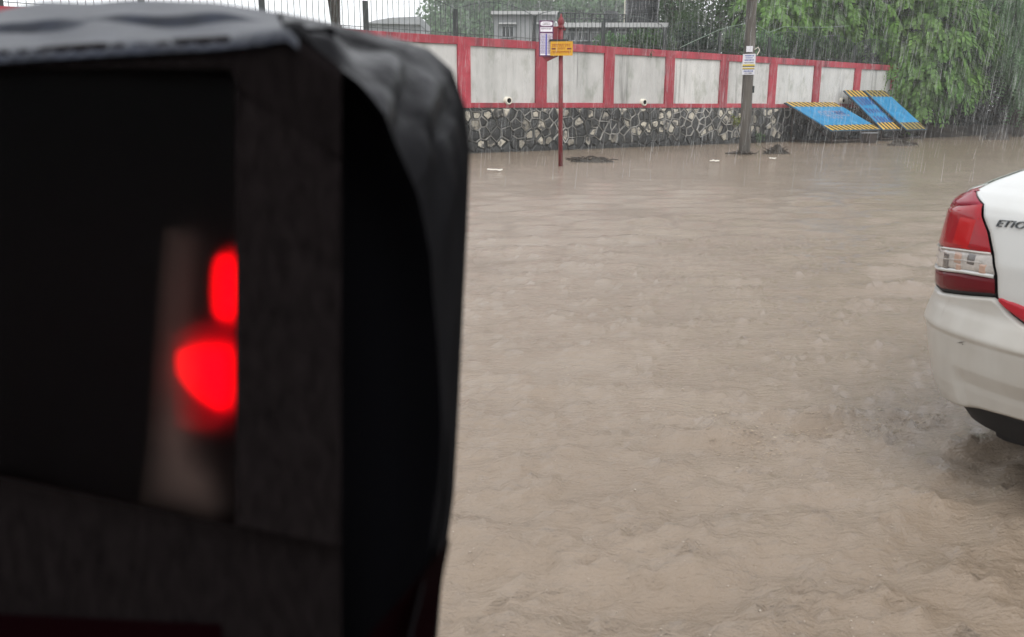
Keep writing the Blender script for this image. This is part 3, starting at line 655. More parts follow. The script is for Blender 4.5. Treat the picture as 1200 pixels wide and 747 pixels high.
# undergrowth along the bank
g = np.random.default_rng(61)
n = 26000; aa = g.random(n); C_ = np.array([WP(21.5 + 34 * a_, -.9 - 2.2 * b_, .25 + 2.3 * c_ ** 1.4) for a_, b_, c_ in zip(aa, g.random(n), g.random(n))])
V = leaves(g, C_, .22); V[:, 2] = np.maximum(V[:, 2], .05)
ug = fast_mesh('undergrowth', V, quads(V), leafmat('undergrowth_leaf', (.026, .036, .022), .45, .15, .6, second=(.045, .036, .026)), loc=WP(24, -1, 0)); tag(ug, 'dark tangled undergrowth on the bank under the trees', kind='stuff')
for k in range(26):
    s = 21 + 24 * g.random(); b_ = WP(s, -.5 - 1.0 * g.random(), .0); mb = MB(); n_ = g.integers(2, 4)
    for q_ in range(n_):
        e_ = b_ + np.array([g.uniform(-.9, .9), g.uniform(-.4, .4), g.uniform(.7, 1.6)]); mb.tube([b_, b_ * .5 + e_ * .5 + np.array([g.uniform(-.2, .2), 0, .3]), e_], [.024, .016, .006], 5)
    # bare stems are one more layer of the undergrowth
    if k == 0: allst = MB()
    allst.add(mb.v, mb.f)
so_ = allst.build('undergrowth_stems', mat('dry_stem', (.10, .085, .07), .7, .3, vary=.4), loc=WP(24, -.6, 0)); tag(so_, 'bare bent stems sticking out of the dark bank', kind='stuff')
# weeds at the foot of the wall
def weed(px, py, label, n, hgt, size, m, seed, n0=.12):
    s, z = wall_sz(px, py, n0); g = np.random.default_rng(seed); base = WP(s, n0, z); o = thing('wall_weed', label, 'plant', base); st_ = MB(); pts = []
    for k in range(9):
        e_ = base + np.array([g.uniform(-.5, .5) * hgt, -g.uniform(.0, .2), g.uniform(.3, 1) * hgt]); st_.tube([base, base * .5 + e_ * .5 + ZZ * .08, e_], [.012, .009, .004], 5)
        for q_ in range(n // 9): f_ = g.uniform(.2, 1); pts.append(base * (1 - f_) + e_ * f_ + g.normal(size=3) * .05)
    st_.build('stems', M['bark'], o); V = leaves(g, np.array(pts), size); fast_mesh('leaves', V, quads(V), m, o)
M['leafY'] = leafmat('lime_leaf', (.17, .20, .045), .25, .3)
weed(862, 147, 'small lime green plant rooted in the stone plinth behind the pole', 160, .42, .11, M['leafY'], 1)
weed(889, 165, 'low green weeds at the waterline past the utility pole', 150, .28, .12, M['leafB'], 2)
weed(872, 165, 'tuft of green weeds at the waterline right behind the pole foot', 110, .22, .11, M['leafD'], 3)
weed(760, 69, 'small weed rooted on the red coping of the wall', 70, .22, .07, M['leafB'], 4, -.1)

# ------------------------------------------------------------------ houses behind the wall
M['housewhite'] = mat('house_white', (.29, .295, .30), .8, .2, vary=.1, vscale=.8, layers=[((.25, .26, .25), .9, (1, 1, .2), .55, .75, .6)])  # wall white greyed so its colour carries the rain haze
M['housegrey'] = mat('house_grey', (.34, .35, .36), .8, .2, vary=.12, vscale=.8); M['glass'] = mat('dark_glass', (.02, .024, .027), .12, .5); M['slab'] = mat('slab_white', (.46, .46, .46), .7, .3, vary=.1)
M['darkwall'] = mat('dark_wall', (.085, .092, .095), .8, .2, vary=.25, vscale=.8)
def house(label, x0, x1, ytop, Y, depth, wallm, rot=0.0):
    a, b = at(x0, ytop, Y), at(x1, ytop, Y); o = thing('house', label, 'building', ((a[0] + b[0]) / 2, Y, .2)); zt = a[2]
    MB().box(((a[0] + b[0]) / 2, Y + depth / 2, (zt + .1) / 2), (b[0] - a[0]) / 2, depth / 2, (zt - .1) / 2).build('wall', wallm, o); return o, a[0], b[0], zt
def opening(o, x0, x1, y0, y1, Y, frame=.06, bars=2, sill=True):
    a, b = at(x0, y1, Y), at(x1, y0, Y); cx, cz = (a[0] + b[0]) / 2, (a[2] + b[2]) / 2; hw, hh = (b[0] - a[0]) / 2, (b[2] - a[2]) / 2
    wn = MB().box((cx, Y - .01, cz), hw, .03, hh).build('window', M['glass'], o)
    fr_ = MB()
    for sg in (-1, 1): fr_.box((cx + sg * hw, Y - .04, cz), frame / 2, .04, hh + frame / 2); fr_.box((cx, Y - .043, cz + sg * hh), hw, .04, frame / 2)
    fr_.build('frame', M['housegrey'], wn)
    for k in range(bars): MB().box((cx - hw + 2 * hw * (k + 1) / (bars + 1), Y - .045, cz), .018, .012, hh).build('mullion', M['housegrey'], wn)
    if sill: MB().box((cx, Y - .12, cz + hh + .12), hw + .15, .14, .04).build('shade', M['slab'], wn)
h1, a, b, zt = house('pale plain house with one small window behind the railing', 579, 651, 17, 46, 5, M['housewhite'])
MB().box(((a + b) / 2, 46 + 2.4, zt + .05), (b - a) / 2 + .15, 2.7, .08).build('roof', M['slab'], h1); opening(h1, 588, 602, 31, 44, 46)
opening(h1, 632, 645, 31, 44, 46)
h2, a, b, zt = house('low house with white roof ledge, dark windows and a terrace railing', 653, 776, 33, 42, 7, M['darkwall'])
rf = MB().box(((a + b) / 2, 42 + 3.1, zt + .09), (b - a) / 2 + .2, 3.6, .10).build('roof', M['slab'], h2)
for (x0, x1) in ((662, 674), (677, 689), (692, 702), (722, 734), (740, 752)): opening(h2, x0, x1, 38, 48, 42, .05, 1, False)
z0 = zt + .19; z1 = at(655, 15, 41.8)[2]
xa, xb = at(654, 20, 41.8)[0], at(733, 20, 41.8)[0]
MB().tube([(xa, 41.8, z1), (xb, 41.8, z1 - .1)], .035, 6).build('terrace_rail', M['iron'], rf); MB().tube([(xa, 41.8, z0 + .2), (xb, 41.8, z0 + .2)], .03, 6).build('terrace_rail', M['iron'], rf)
for k in range(17): MB().tube([(xa + (xb - xa) * k / 16, 41.8, z0 - .02), (xa + (xb - xa) * k / 16, 41.8, z1 - .1 * k / 16)], .022 if k % 4 else .04, 6).build('baluster', M['iron'], rf)
MB().box((at(717, 30, 41.7)[0], 42.3, z0 + .28), .30, .3, .28).build('parapet_block', M['darkwall'], rf)
# ribbed water tank on the roof
M['tank'] = mat('black_plastic', (.018, .020, .022), .25, .5)
tk0 = np.array([at(752, 30, 42.9)[0], 42.9, z0]); tk = thing('water_tank', 'black ribbed plastic water tank on the roof of the low house', 'water tank', tk0)
prof = [(0, .0), (.76, 0), (.78, .06)]
for k in range(9): z = .10 + k * .155; prof += [(.77, z), (.80, z + .03), (.80, z + .085), (.77, z + .115)]
prof += [(.74, 1.52), (.5, 1.66), (.24, 1.70), (.24, 1.78), (0, 1.79)]
ang = np.linspace(0, 2 * math.pi, 41)[:-1]
MB().grid(np.array([[tk0 + np.array([r * math.cos(a_), r * math.sin(a_), z]) for a_ in ang] for (r, z) in prof]), 0, closed=True).build('tank_body', M['tank'], tk, smooth=False)
MB().tube([tk0 + np.array([-.86, -.2, 0]), tk0 + np.array([-.86, -.2, 1.6]), tk0 + np.array([-.4, 0, 1.72])], .03, 6).build('fill_pipe', M['pipe'], tk)
h3, a, b, zt = house('distant pale grey shed with a low sloping roof beyond the railing', 428, 492, 27, 58, 6, M['housegrey'])
pa = [(428, 27.5), (440, 24), (458, 21), (492, 19.5), (492, 29)]
f0 = [at(x, y, 57.6) for x, y in pa]; f1 = [p_ + np.array([0, 7., 0]) for p_ in f0]; n_ = len(pa)
MB().add(f0 + f1, [tuple(range(n_))[::-1], tuple(range(n_, 2 * n_))] + [(i, (i + 1) % n_, (i + 1) % n_ + n_, i + n_) for i in range(n_)]).build('roof', M['housegrey'], h3)
# far pale trees
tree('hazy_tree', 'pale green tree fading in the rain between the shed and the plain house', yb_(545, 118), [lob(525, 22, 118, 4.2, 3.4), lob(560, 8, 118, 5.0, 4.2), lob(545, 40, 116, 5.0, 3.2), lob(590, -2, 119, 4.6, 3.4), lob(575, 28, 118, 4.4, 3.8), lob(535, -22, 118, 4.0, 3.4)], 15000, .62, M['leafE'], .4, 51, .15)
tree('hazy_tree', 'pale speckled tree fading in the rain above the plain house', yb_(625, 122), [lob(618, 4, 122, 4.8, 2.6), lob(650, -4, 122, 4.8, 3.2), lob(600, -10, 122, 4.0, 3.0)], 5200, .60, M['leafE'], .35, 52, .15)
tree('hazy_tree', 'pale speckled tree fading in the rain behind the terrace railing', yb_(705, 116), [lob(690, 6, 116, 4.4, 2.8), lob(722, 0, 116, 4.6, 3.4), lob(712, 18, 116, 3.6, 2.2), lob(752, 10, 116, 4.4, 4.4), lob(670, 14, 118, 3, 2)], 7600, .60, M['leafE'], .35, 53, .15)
tree('slim_tree', 'slim dark trunk standing behind the railing near the shed', yb_(399, 33), [lob(399, -120, 33, 1.8, 1.2), lob(370, -150, 33, 1.4, 1.0)], 2500, .2, M['leafD'], .27, 54, .3)

# ------------------------------------------------------------------ the white sedan
ROAD = -.08
Q = np.array([1.7276, 2.1127, 0.0]); CW, CA, CN = .8475, .5, 2.7; LEN = 4.27
ez = np.array([.10, .19, .232, .258, .310, .356, .448, .516, .540, .602, .627, .654, .699, .782, .841, .920, .950, .988, .997, 1.008, 1.017, 1.033, 1.054, 1.069, 1.079, 1.090, 1.094])
ee = np.array([.16, .125, .097, .071, .048, .033, .013, .001, .0, .006, .012, .012, .008, .007, .014, .025, .039, .084, .107, .125, .140, .174, .218, .263, .307, .38, .46])
def inset(z): return np.interp(z, ez, ee)
def S(phi, z, off=0.0):
    """rear body surface: phi 0 = left flank, pi/2 = middle of the tail, pi = right flank"""
    phi = np.asarray(phi, float); z = np.asarray(z, float); e = inset(z) - off
    s_, c_ = np.sin(phi), np.cos(phi)
    a = CA - (CA - e) * np.abs(s_) ** (2 / CN); b = -(CW - e) * np.sign(c_) * np.abs(c_) ** (2 / CN)
    return Q + a[..., None] * D + b[..., None] * N + z[..., None] * ZZ
gp, gz = np.meshgrid(np.linspace(.02, math.pi / 2, 500), np.linspace(.2, 1.09, 400), indexing='ij')
gP = S(gp, gz); qd = gP - EYE; dep = qd @ FW; gx_, gy_ = CX + F * (qd @ RX) / dep, CY - F * (qd @ UP) / dep
dxp = np.gradient(gx_, axis=0); front_ok = dxp > 0
def pz(x, y):
    """photo pixel -> (phi, z) on the tail surface"""
    e = (gx_ - x) ** 2 + (gy_ - y) ** 2 + np.where(front_ok, 0, 1e4); i = np.argmin(e); return gp.flat[i], gz.flat[i]
M['carwhite'] = mat('white_car_paint', (.53, .535, .52), .22, .5, vary=.03, vscale=2, coat=.6, layers=[((.40, .37, .32), 2.4, (1, 1, .5), .52, .80, .35)])
M['bumperwhite'] = mat('white_bumper_paint', (.52, .51, .475), .34, .45, vary=.04, vscale=3, coat=.2, bump=.04, bscale=30, layers=[((.30, .265, .22), 2.2, (1, 1, .35), .42, .75, .65), ((.22, .19, .16), 9, (1, 1, .2), .66, .78, .4)])
M['cardark'] = mat('car_dark_trim', (.010, .010, .011), .6, .3); M['rubber'] = mat('tyre_rubber', (.028, .024, .020), .8, .2); M['alloy'] = mat('alloy', (.45, .46, .47), .35, .5, metal=.8)
M['chrome'] = mat('badge_metal', (.10, .105, .11), .2, .6, metal=.9)
def lens(name, colr, rough=.08, trans=.0):
    m = mat(name, colr, rough, .5, coat=1.0); return m
M['lensred'] = mat('lens_red', (.30, .0025, .010), .10, .35, coat=.08, vary=.12, vscale=9); M['lensdeep'] = mat('lens_deep_red', (.11, .0012, .006), .12, .15, coat=.08); M['lensbulb'] = mat('lens_core_red', (.42, .006, .008), .15, .15, coat=.08)
M['lensclear'] = mat('lens_clear', (.42, .39, .36), .12, .5, coat=1.0, vary=.35, vscale=14); M['refl'] = mat('reflector_red', (.40, .006, .02), .15, .35, coat=.4)
M['lensupper'] = mat('lens_upper_red', (.22, .003, .020), .10, .15, coat=.08); M['lensgrey'] = mat('lens_grey', (.10, .09, .085), .15, .5, coat=1.0); M['lensamber'] = mat('lens_amber', (.42, .27, .20), .15, .5, coat=1.0)  # grey tone shared by the dark lamp cells and the bumper scuffs
cb = Q + D * 2.1; cb[2] = ROAD
car = thing('sedan_car', 'white sedan with dirty rear bumper and red tail lamp driving through the flood', 'car', cb)
def patch(lines, phl, phr, nphi, nz, off, mi=0, edge=.006, mirror=True):
    """surface between lines[0..k] (z of phi) and phi bounds (functions of z); edge vertices fall back to round the shut line"""
    P = np.zeros((nz, nphi, 3)); R_ = []
    for j in range(nz):
        tt = j / (nz - 1)
        zc = np.full(nphi, .0)
        zg = lines[0](.6) * (1 - tt) + lines[1](.6) * tt
        ph = np.linspace(0, 1, nphi)
        for it in range(6):
            pl = np.array([phl(zg)]) if np.isscalar(zg) else phl(zg); pr = np.array([phr(zg)]) if np.isscalar(zg) else phr(zg)
            phv = pl + (pr - pl) * ph; zg = lines[0](phv) * (1 - tt) + lines[1](phv) * tt
        o_ = np.full(nphi, off); 
        if j in (0, nz - 1): o_[:] = off - edge
        o_[0] = off - edge; o_[-1] = off - edge
        P[j] = S(phv, zg, 0); nn = S(phv, zg, .01) - S(phv, zg, 0); nn /= np.linalg.norm(nn, axis=1, keepdims=True); P[j] += nn * o_[:, None]
    return P
def mirror(P):
    q = P - Q; b = q @ N; return (P - 2 * b[..., None] * N)[:, ::-1]
def line(pts, ext=True):
    """pixel polyline -> z(phi), flat outside"""
    a = sorted(pz(*p_) if p_[0] > 3 else p_ for p_ in pts); ph = np.array([q_[0] for q_ in a]); zz = np.array([q_[1] for q_ in a])
    return lambda x: np.interp(x, ph, zz)
PI = math.pi
# shut lines read from the photograph (phi, z pairs are out of sight)
zb0 = pz(1101, 341)[1]
lamp_bot = line([(.05, zb0 - .0), (1103, 341), (1130, 345), (1150, 346.5), (1165, 347)])
lamp_l1 = line([(.05, pz(1098, 317)[1]), (1100, 317), (1130, 320.5), (1163, 326)]); lamp_l2 = line([(.05, pz(1101, 289)[1]), (1103, 289.5), (1130, 292.5), (1161, 297)])
lamp_l3 = line([(.05, pz(1113, 242)[1]), (1114, 242.5), (1130, 241.5), (1152, 240)])
lamp_top = line([(.05, pz(1119, 234)[1]), (1120, 233.5), (1134, 224), (1150, 218.5)])
rr = sorted([pz(*p_)[::-1] for p_ in ((1150, 219), (1151, 240), (1156, 272), (1161, 297), (1165, 322), (1165.5, 346))]); rz, rp = np.array([q_[0] for q_ in rr]), np.array([q_[1] for q_ in rr])
phr = lambda z: np.interp(z, rz, rp); phl = lambda z: np.interp(z, [.6, 1.0], [.165, .18])
lid_bot = line([(1166, 348), (1172, 355), (1180, 364), (1190, 373), (1199, 379), (PI / 2, pz(1199, 379)[1] - .030)])
ztop = 1.0885
def two(P, name, m, smooth=True):
    return [MB().grid(X).build(name, M[m], car, smooth=smooth) for X in (P, mirror(P))]
# shell behind the panels
sh = MB(); zs = np.linspace(.30, 1.06, 30); sh.grid(S(np.linspace(.0, PI, 60)[None, :].repeat(30, 0), zs[:, None].repeat(60, 1), -.022)); sh.build('inner_shell', M['cardark'], car, smooth=True)
lamp_parts = []
for sgn in (0, 1):
    def one(P, name, m, parent=None):
        P = mirror(P) if sgn else P; o_ = MB().grid(P).build(name, M[m], parent or car, smooth=True); return o_
    lamp = one(patch((lamp_l2, lamp_l3), phl, phr, 24, 14, .004), 'tail_lamp', 'lensred')
    one(patch((lamp_l3, lamp_top), phl, phr, 24, 8, .003), 'upper_lens', 'lensupper', lamp)
    one(patch((lambda x: lamp_l1(x) + .010, lambda x: lamp_l2(x) - .004), phl, phr, 24, 8, .003), 'clear_lens', 'lensclear', lamp)
    one(patch((lamp_l1, lambda x: lamp_l1(x) + .012), phl, phr, 24, 4, .007), 'lens_rib', 'carwhite', lamp)
    one(patch((lambda x: lamp_l2(x) - .006, lambda x: lamp_l2(x) + .002), phl, phr, 24, 4, .006), 'lens_rib', 'lensclear', lamp)
    one(patch((lambda x: lamp_l1(x) + .040, lambda x: lamp_l1(x) + .044), phl, lambda z: phr(z) - .05, 20, 3, .006, edge=.002), 'lens_rib', 'lensclear', lamp)
    one(patch((lambda x: lamp_bot(x) + .008, lambda x: lamp_l1(x) - .002), phl, phr, 24, 8, .004), 'lower_lens', 'lensdeep', lamp)
    one(patch((lamp_bot, lambda x: lamp_bot(x) + .012), phl, phr, 24, 3, .001), 'lamp_seal', 'cardark', lamp)
    # reflector bowl and the bulbs glimpsed in the lens
    def win(x0, y0, x1, y1, name, m, off=.006, nn=8):
        p0, z0_ = pz(x0, y0); p1, z1_ = pz(x1, y1); zl, zh = min(z0_, z1_), max(z0_, z1_)
        return one(patch((lambda x: zl + 0 * x, lambda x: zh + 0 * x), lambda z: p0 + 0 * z, lambda z: p1 + 0 * z, nn, nn, off, edge=.003), name, m, lamp)
    win(1116, 287, 1148, 256, 'lamp_core', 'lensbulb', .0055)
    win(1105, 315, 1115, 297, 'lamp_cell', 'lensgrey', .0045); win(1118, 308, 1130, 297, 'lamp_cell', 'lensamber', .0045); win(1133, 310, 1146, 299, 'lamp_cell', 'lensgrey', .0045); win(1120, 318, 1128, 310, 'lamp_cell', 'lensamber', .0045); win(1147, 321, 1157, 310, 'lamp_cell', 'lensamber', .0045)
# boot lid: tail face and top in one panel
def lidP():
    P = []; nph = 60
    for tt in np.linspace(0, 1, 46):
        zg = np.full(nph, .8)
        for it in range(8):
            left = np.where(zg < rz[-1], phr(zg) + .011, np.interp(zg, [rz[-1], 1.02, ztop], [rp[-1] + .011, rp[-1] - .02, rp[-1] - .05]))
            ph = left + (PI - 2 * left) * np.linspace(0, 1, nph); pm_ = np.minimum(ph, PI - ph); lo = lid_bot(pm_) + .004; zg = lo + (ztop - lo) * (1 - (1 - tt) ** 1.0)
        o_ = np.full(nph, .003); o_[[0, -1]] = -.005
        if tt == 0: o_[:] = -.006
        X = S(ph, zg); nn = S(ph, zg, .01) - X; nn /= np.linalg.norm(nn, axis=1, keepdims=True) + 1e-12; P.append(X + nn * o_[:, None])
    return np.array(P)
lid = MB().grid(lidP()).build('boot_lid', M['carwhite'], car, smooth=True)
# shoulder between lamp and deck, and the whole flank wall
def flank():
    P = []
    for tt in np.linspace(0, 1, 40):
        zg = np.full(16, .8); u_ = np.linspace(0, 1, 16)
        for it in range(6):
            right = np.where(zg < lamp_top(.3), phl(zg) - .012, np.interp(zg, [.95, rz[-1], 1.02, ztop], [.22, rp[-1] - .0, rp[-1] - .035, rp[-1] - .066]))
            right = np.where((zg >= lamp_top(.3)) & (zg < rz[-1] + .004), np.minimum(right, .19), right)
            ph = right * u_; zg = (zb0 + .004) + (ztop - zb0) * tt + 0 * ph
        P.append(S(ph, zg, .002))
    return np.array(P)
P = flank(); MB().grid(P).grid(mirror(P)).build('quarter_panel', M['carwhite'], car, smooth=True)
cap_l = lambda z: phl(z)
P = patch((lambda x: lamp_top(x) + .004, lambda x: np.full_like(np.asarray(x, float), rz[-1] + .010)), lambda z: np.full_like(np.asarray(z, float), .175), lambda z: np.full_like(np.asarray(z, float), rp[-1] + .01), 20, 8, .0015)
MB().grid(P).grid(mirror(P)).build('lamp_surround', M['carwhite'], car, smooth=True)
# bumper
def bumperP():
    P = []; nph = 150; ph = np.linspace(0, PI, nph); pm_ = np.minimum(ph, PI - ph)
    pc = pz(1117, 440)[0]
    topz = np.where(pm_ < rp[0] + .005, lamp_bot(pm_) - .005, lid_bot(pm_) - .006)
    zl_ = line([(.0, .236), (1114, 470.5), (1122, 473.5), (1140, 476.5), (1170, 485), (1199, 494), (PI / 2, pz(1199, 494)[1] - .004)]); zlow = zl_(pm_)
    for tt in np.linspace(0, 1, 60):
        zg = zlow + (topz - zlow) * tt
        o_ = np.full(nph, .004)
        if tt == 1: o_[:] = -.010
        st_ = np.clip((pm_ - pc) / .05, 0, 1); st_ = st_ * st_ * (3 - 2 * st_); zz_ = np.clip((.43 - zg) / .05, 0, 1)
        o_ -= .016 * st_ * zz_ * np.clip((zg - .262) / .02, 0, 1)
        lip = np.clip((.60 - zg) / .05, 0, 1) * np.clip((zg - .50) / .06, 0, 1); o_ += .009 * np.clip((zg - .528) / .012, 0, 1) * np.clip((.612 - zg) / .06, 0, 1)
        X = S(ph, zg); nn = S(ph, zg, .01) - X; nn /= np.linalg.norm(nn, axis=1, keepdims=True) + 1e-12; P.append(X + nn * o_[:, None])
    # turned under lip
    X0 = np.array(P[0]); cen = Q + D * .5
    P.insert(0, X0 + (cen - X0) * [.02, .02, 0] - ZZ * .006); P.insert(0, X0 + (cen - X0) * [.10, .10, 0] + ZZ * .0)
    return np.array(P)
MB().grid(bumperP()).build('rear_bumper', M['bumperwhite'], car, smooth=True)
# red reflector strip under the lid edge
def strip():
    a0_, a1_ = pz(1169, 351)[0], PI / 2 - .12; P = []
    for k, tt in enumerate(np.linspace(0, 1, 7)):
        ph = np.linspace(a0_, a1_, 30); lo = lid_bot(ph) + .003; hi = lo + np.interp(ph, [a0_, a0_ + .03, pz(1190, 356)[0], pz(1199, 361)[0], a1_], [.002, .026, .046, .054, .054]) ; zg = lo + (hi - lo) * tt
        o_ = np.full(30, .007); o_[[0, -1]] = -.004
        if k in (0, 6): o_[:] = -.004
        X = S(ph, zg); nn = S(ph, zg, .01) - X; nn /= np.linalg.norm(nn, axis=1, keepdims=True); P.append(X + nn * o_[:, None])
    return np.array(P)
P = strip(); two(P, 'reflector_strip', 'refl')
# small scuffs on the bumper skin
for (x0, y0, x1, y1) in ((1124, 402, 1133, 400.5), (1129, 403, 1131, 404.5), (1149, 401, 1158, 402)):
    (p0, z0_), (p1, z1_) = pz(x0, y0), pz(x1, y1); dz_ = .0022
    MB().grid(S(np.array([[p0, (p0 + p1) / 2, p1]] * 2), np.array([[z0_, (z0_ + z1_) / 2 - dz_, z1_], [z0_ + .0005, (z0_ + z1_) / 2 + dz_, z1_ + .0005]]), .0062)).build('scuff', M['lensgrey'], car)
# badge lettering
def badge(txt, px0, py0, px1, py1, hgt):
    a, b = S(*map(np.array, pz(px0, py0)), .006), S(*map(np.array, pz(px1, py1)), .006)
    cu = bpy.data.curves.new('badge', 'FONT'); cu.body = txt; cu.size = 1; cu.extrude = .03; cu.shear = .25; cu.space_character = 1.05
    tmp = bpy.data.objects.new('badge_tmp', cu); col.objects.link(tmp); bpy.context.view_layer.update()
    me = bpy.data.meshes.new_from_object(tmp.evaluated_get(bpy.context.evaluated_depsgraph_get())); bpy.data.objects.remove(tmp)
    v_ = np.zeros(len(me.vertices) * 3); me.vertices.foreach_get('co', v_); v_ = v_.reshape(-1, 3)
    ph0, z0_ = pz(px0, py0); ph1, z1_ = pz(px1, py1); w_ = v_[:, 0].max()
    # wrap the letters along the tail surface
    ph = ph0 + (ph1 - ph0) * v_[:, 0] * 1.0; zz_ = z0_ + (z1_ - z0_) * v_[:, 0] + v_[:, 1] / .7 * hgt
    X = S(ph, zz_); nn = S(ph, zz_, .01) - X; nn /= np.linalg.norm(nn, axis=1, keepdims=True); X = X + nn * (.006 + v_[:, 2:3] * .08) - ORG[car]
    me.vertices.foreach_set('co', X.astype(np.float32).ravel()); me.materials.clear(); me.materials.append(M['chrome']); me.update()
    o_ = bpy.data.objects.new('badge', me); col.objects.link(o_); o_.parent = lid; ORG[o_] = ORG[car]
badge('ETIOS', 1168.5, 265.0, 1183.0, 266.8, .021)
# rest of the body: flanks, front, cabin
def CP(a, b, z): return Q + D * a + N * b + ZZ * z
def frontdrop(a): return np.interp(a, [2.9, 3.3, 4.0, 4.27], [0, .03, .16, .26])
def ring_at(a_in, z):
    e = inset(z); return CW - e
side = []
for z in np.linspace(.21, ztop, 40):
    row = []
    for a in np.linspace(CA, LEN - .55, 40):
        e = inset(z); f_ = np.clip((z - .6) / .48, 0, 1)
        row.append(CP(a, -(CW - e), z - frontdrop(a) * f_))
    for ph in np.linspace(0, PI / 2, 30)[1:]:
        a = LEN - .55 + (.55 - e) * math.sin(ph) ** (2 / CN); b = -(CW - e) * math.cos(ph) ** (2 / CN); f_ = np.clip((z - .6) / .48, 0, 1); row.append(CP(a, b, z - frontdrop(a) * f_))
    side.append(row)
P = np.array(side); MB().grid(P).grid(mirror(P)).build('body_side', M['carwhite'], car, smooth=True)
# deck in front of the lid up to the hood, closed across
e_ = inset(ztop)
MB().grid(np.array([[CP(a, b * (CW - e_), ztop + .01 * (1 - b * b) - frontdrop(a)) for b in np.linspace(-1, 1, 12)] for a in np.linspace(.47, LEN - .3, 40)])).build('hood_and_deck', M['carwhite'], car, smooth=True)
# cabin
sec = []
def cab_row(zf):
    aR = np.interp(zf, [0, 1], [.93, 1.42]); aF = np.interp(zf, [0, 1], [3.22, 2.45]); hb = np.interp(zf, [0, .15, .85, 1], [.72, .71, .575, .50]); z = 1.04 + .385 * zf; row = []
    for a_ in np.linspace(0, 2 * PI, 65)[:-1]:
        c_, s_ = math.cos(a_), math.sin(a_); x_ = np.sign(c_) * abs(c_) ** .42; y_ = np.sign(s_) * abs(s_) ** .42
        row.append(CP((aR + aF) / 2 + (aF - aR) / 2 * x_, hb * y_, z))
    return row
MB().grid(np.array([cab_row(zf) for zf in np.linspace(0, 1, 12)]), 0, closed=True).build('cabin_glass', M['glass'], car, smooth=True)
rows = [cab_row(1.0)]
base = np.array(rows[0]); cen = base.mean(0)
rp_ = [base * [1, 1, 1]] + [cen + (base - cen) * [k_, k_, 1] + ZZ * dz for (k_, dz) in ((1.012, .006), (.98, .028), (.9, .045), (.7, .055), (.35, .06), (.02, .061))]
MB().grid(np.array(rp_), 0, closed=True).build('roof', M['carwhite'], car, smooth=True)
for sg in (-1, 1):
    for (a0_, a1_, w_) in ((.95, 1.44, .09), (1.95, 1.90, .045), (3.20, 2.43, .05)):
        MB().tube([CP(a0_, sg * .70, 1.04), CP((a0_ + a1_) / 2, sg * .648, 1.24), CP(a1_, sg * .545, 1.435)], [w_, w_ * .8, w_ * .6], 8).build('pillar', M['carwhite'], car, smooth=True)
    for a in (.98, 3.46):
        c_ = CP(a, sg * .635, ROAD + .28)
        rad = [(.0, -.09), (.26, -.09), (.29, -.07), (.30, 0), (.29, .07), (.26, .09), (.20, .085)]
        ang = np.linspace(0, 2 * PI, 33)[:-1]
        arch_ = MB().grid(np.array([[CP(a + r * math.cos(t_), sg * (CW - .02 + .012 * (r < .35)), max(.25, ROAD + .32 + r * math.sin(t_))) for t_ in ang] for r in (.0, .20, .34)]), 0, closed=True).build('wheel_arch', M['cardark'], car)
        wh = MB().grid(np.array([[c_ + D * (r * math.cos(t_)) + ZZ * (r * math.sin(t_)) + N * (sg * (y_ + .035)) for t_ in ang] for (r, y_) in rad]), 0, closed=True).build('wheel', M['rubber'], car, smooth=True)
        MB().grid(np.array([[c_ + D * (r * math.cos(t_)) + ZZ * (r * math.sin(t_)) + N * (sg * (.12 - .02 * (r < .1))) for t_ in ang] for r in (.20, .19, .12, .05, .0)]), 0, closed=True).build('rim', M['alloy'], wh, smooth=True)
    for (a0_, a1_) in ((1.05, 1.92), (1.95, 2.95)):
        MB().box(CP((a0_ + a1_) / 2, sg * (CW - .010), .80), .10, .02, .014, (D, N, ZZ)).build('door_handle', M['carwhite'], car, bevel=.006)
        MB().box(CP(a1_, sg * (CW - .012), .62), .004, .012, .36, (D, N, ZZ)).build('door_gap', M['cardark'], car)
    MB().box(CP(2.62, sg * .93, 1.03), .10, .08, .055, (D, N, ZZ)).build('side_mirror', M['carwhite'], car, bevel=.03)
    MB().grid(S(np.linspace(.3, .6, 8)[None].repeat(4, 0), np.linspace(.62, .76, 4)[:, None].repeat(8, 1)) * 0 + np.array([[CP(LEN - .33 + .12 * k / 7, sg * (.74 - .22 * k / 7), .60 + .13 * j / 3) for k in range(8)] for j in range(4)])).build('headlamp', M['lensclear'], car)
MB().box(CP(2.2, 0, .30), 1.85, .60, .03, (D, N, ZZ)).build('floor_pan', M['cardark'], car)
vl = np.linspace(.18, PI - .18, 60)
MB().grid(S(vl[None].repeat(4, 0), np.linspace(.205, .29, 4)[:, None].repeat(60, 1), -.040)).build('under_bumper_shade', M['cardark'], car, smooth=True)  # dark strip set in for the shade below the bumper edge
MB().box(CP(.58, -.05, .225), .36, .48, .055, (D, N, ZZ)).build('spare_wheel_well', M['cardark'], car, bevel=.04)
MB().tube([CP(.98, -.66, .20), CP(.98, .66, .20)], .05, 10).build('rear_axle', M['cardark'], car, smooth=True)
MB().tube([CP(.10, .42, .17), CP(.6, .42, .18)], .03, 10).build('exhaust', M['rust'], car)
MB().box(CP(-.004 + .0, 0, .66), .26, .006, .055, (N, D, ZZ)).build('number_plate', M['inkyellow'], car, bevel=.004)

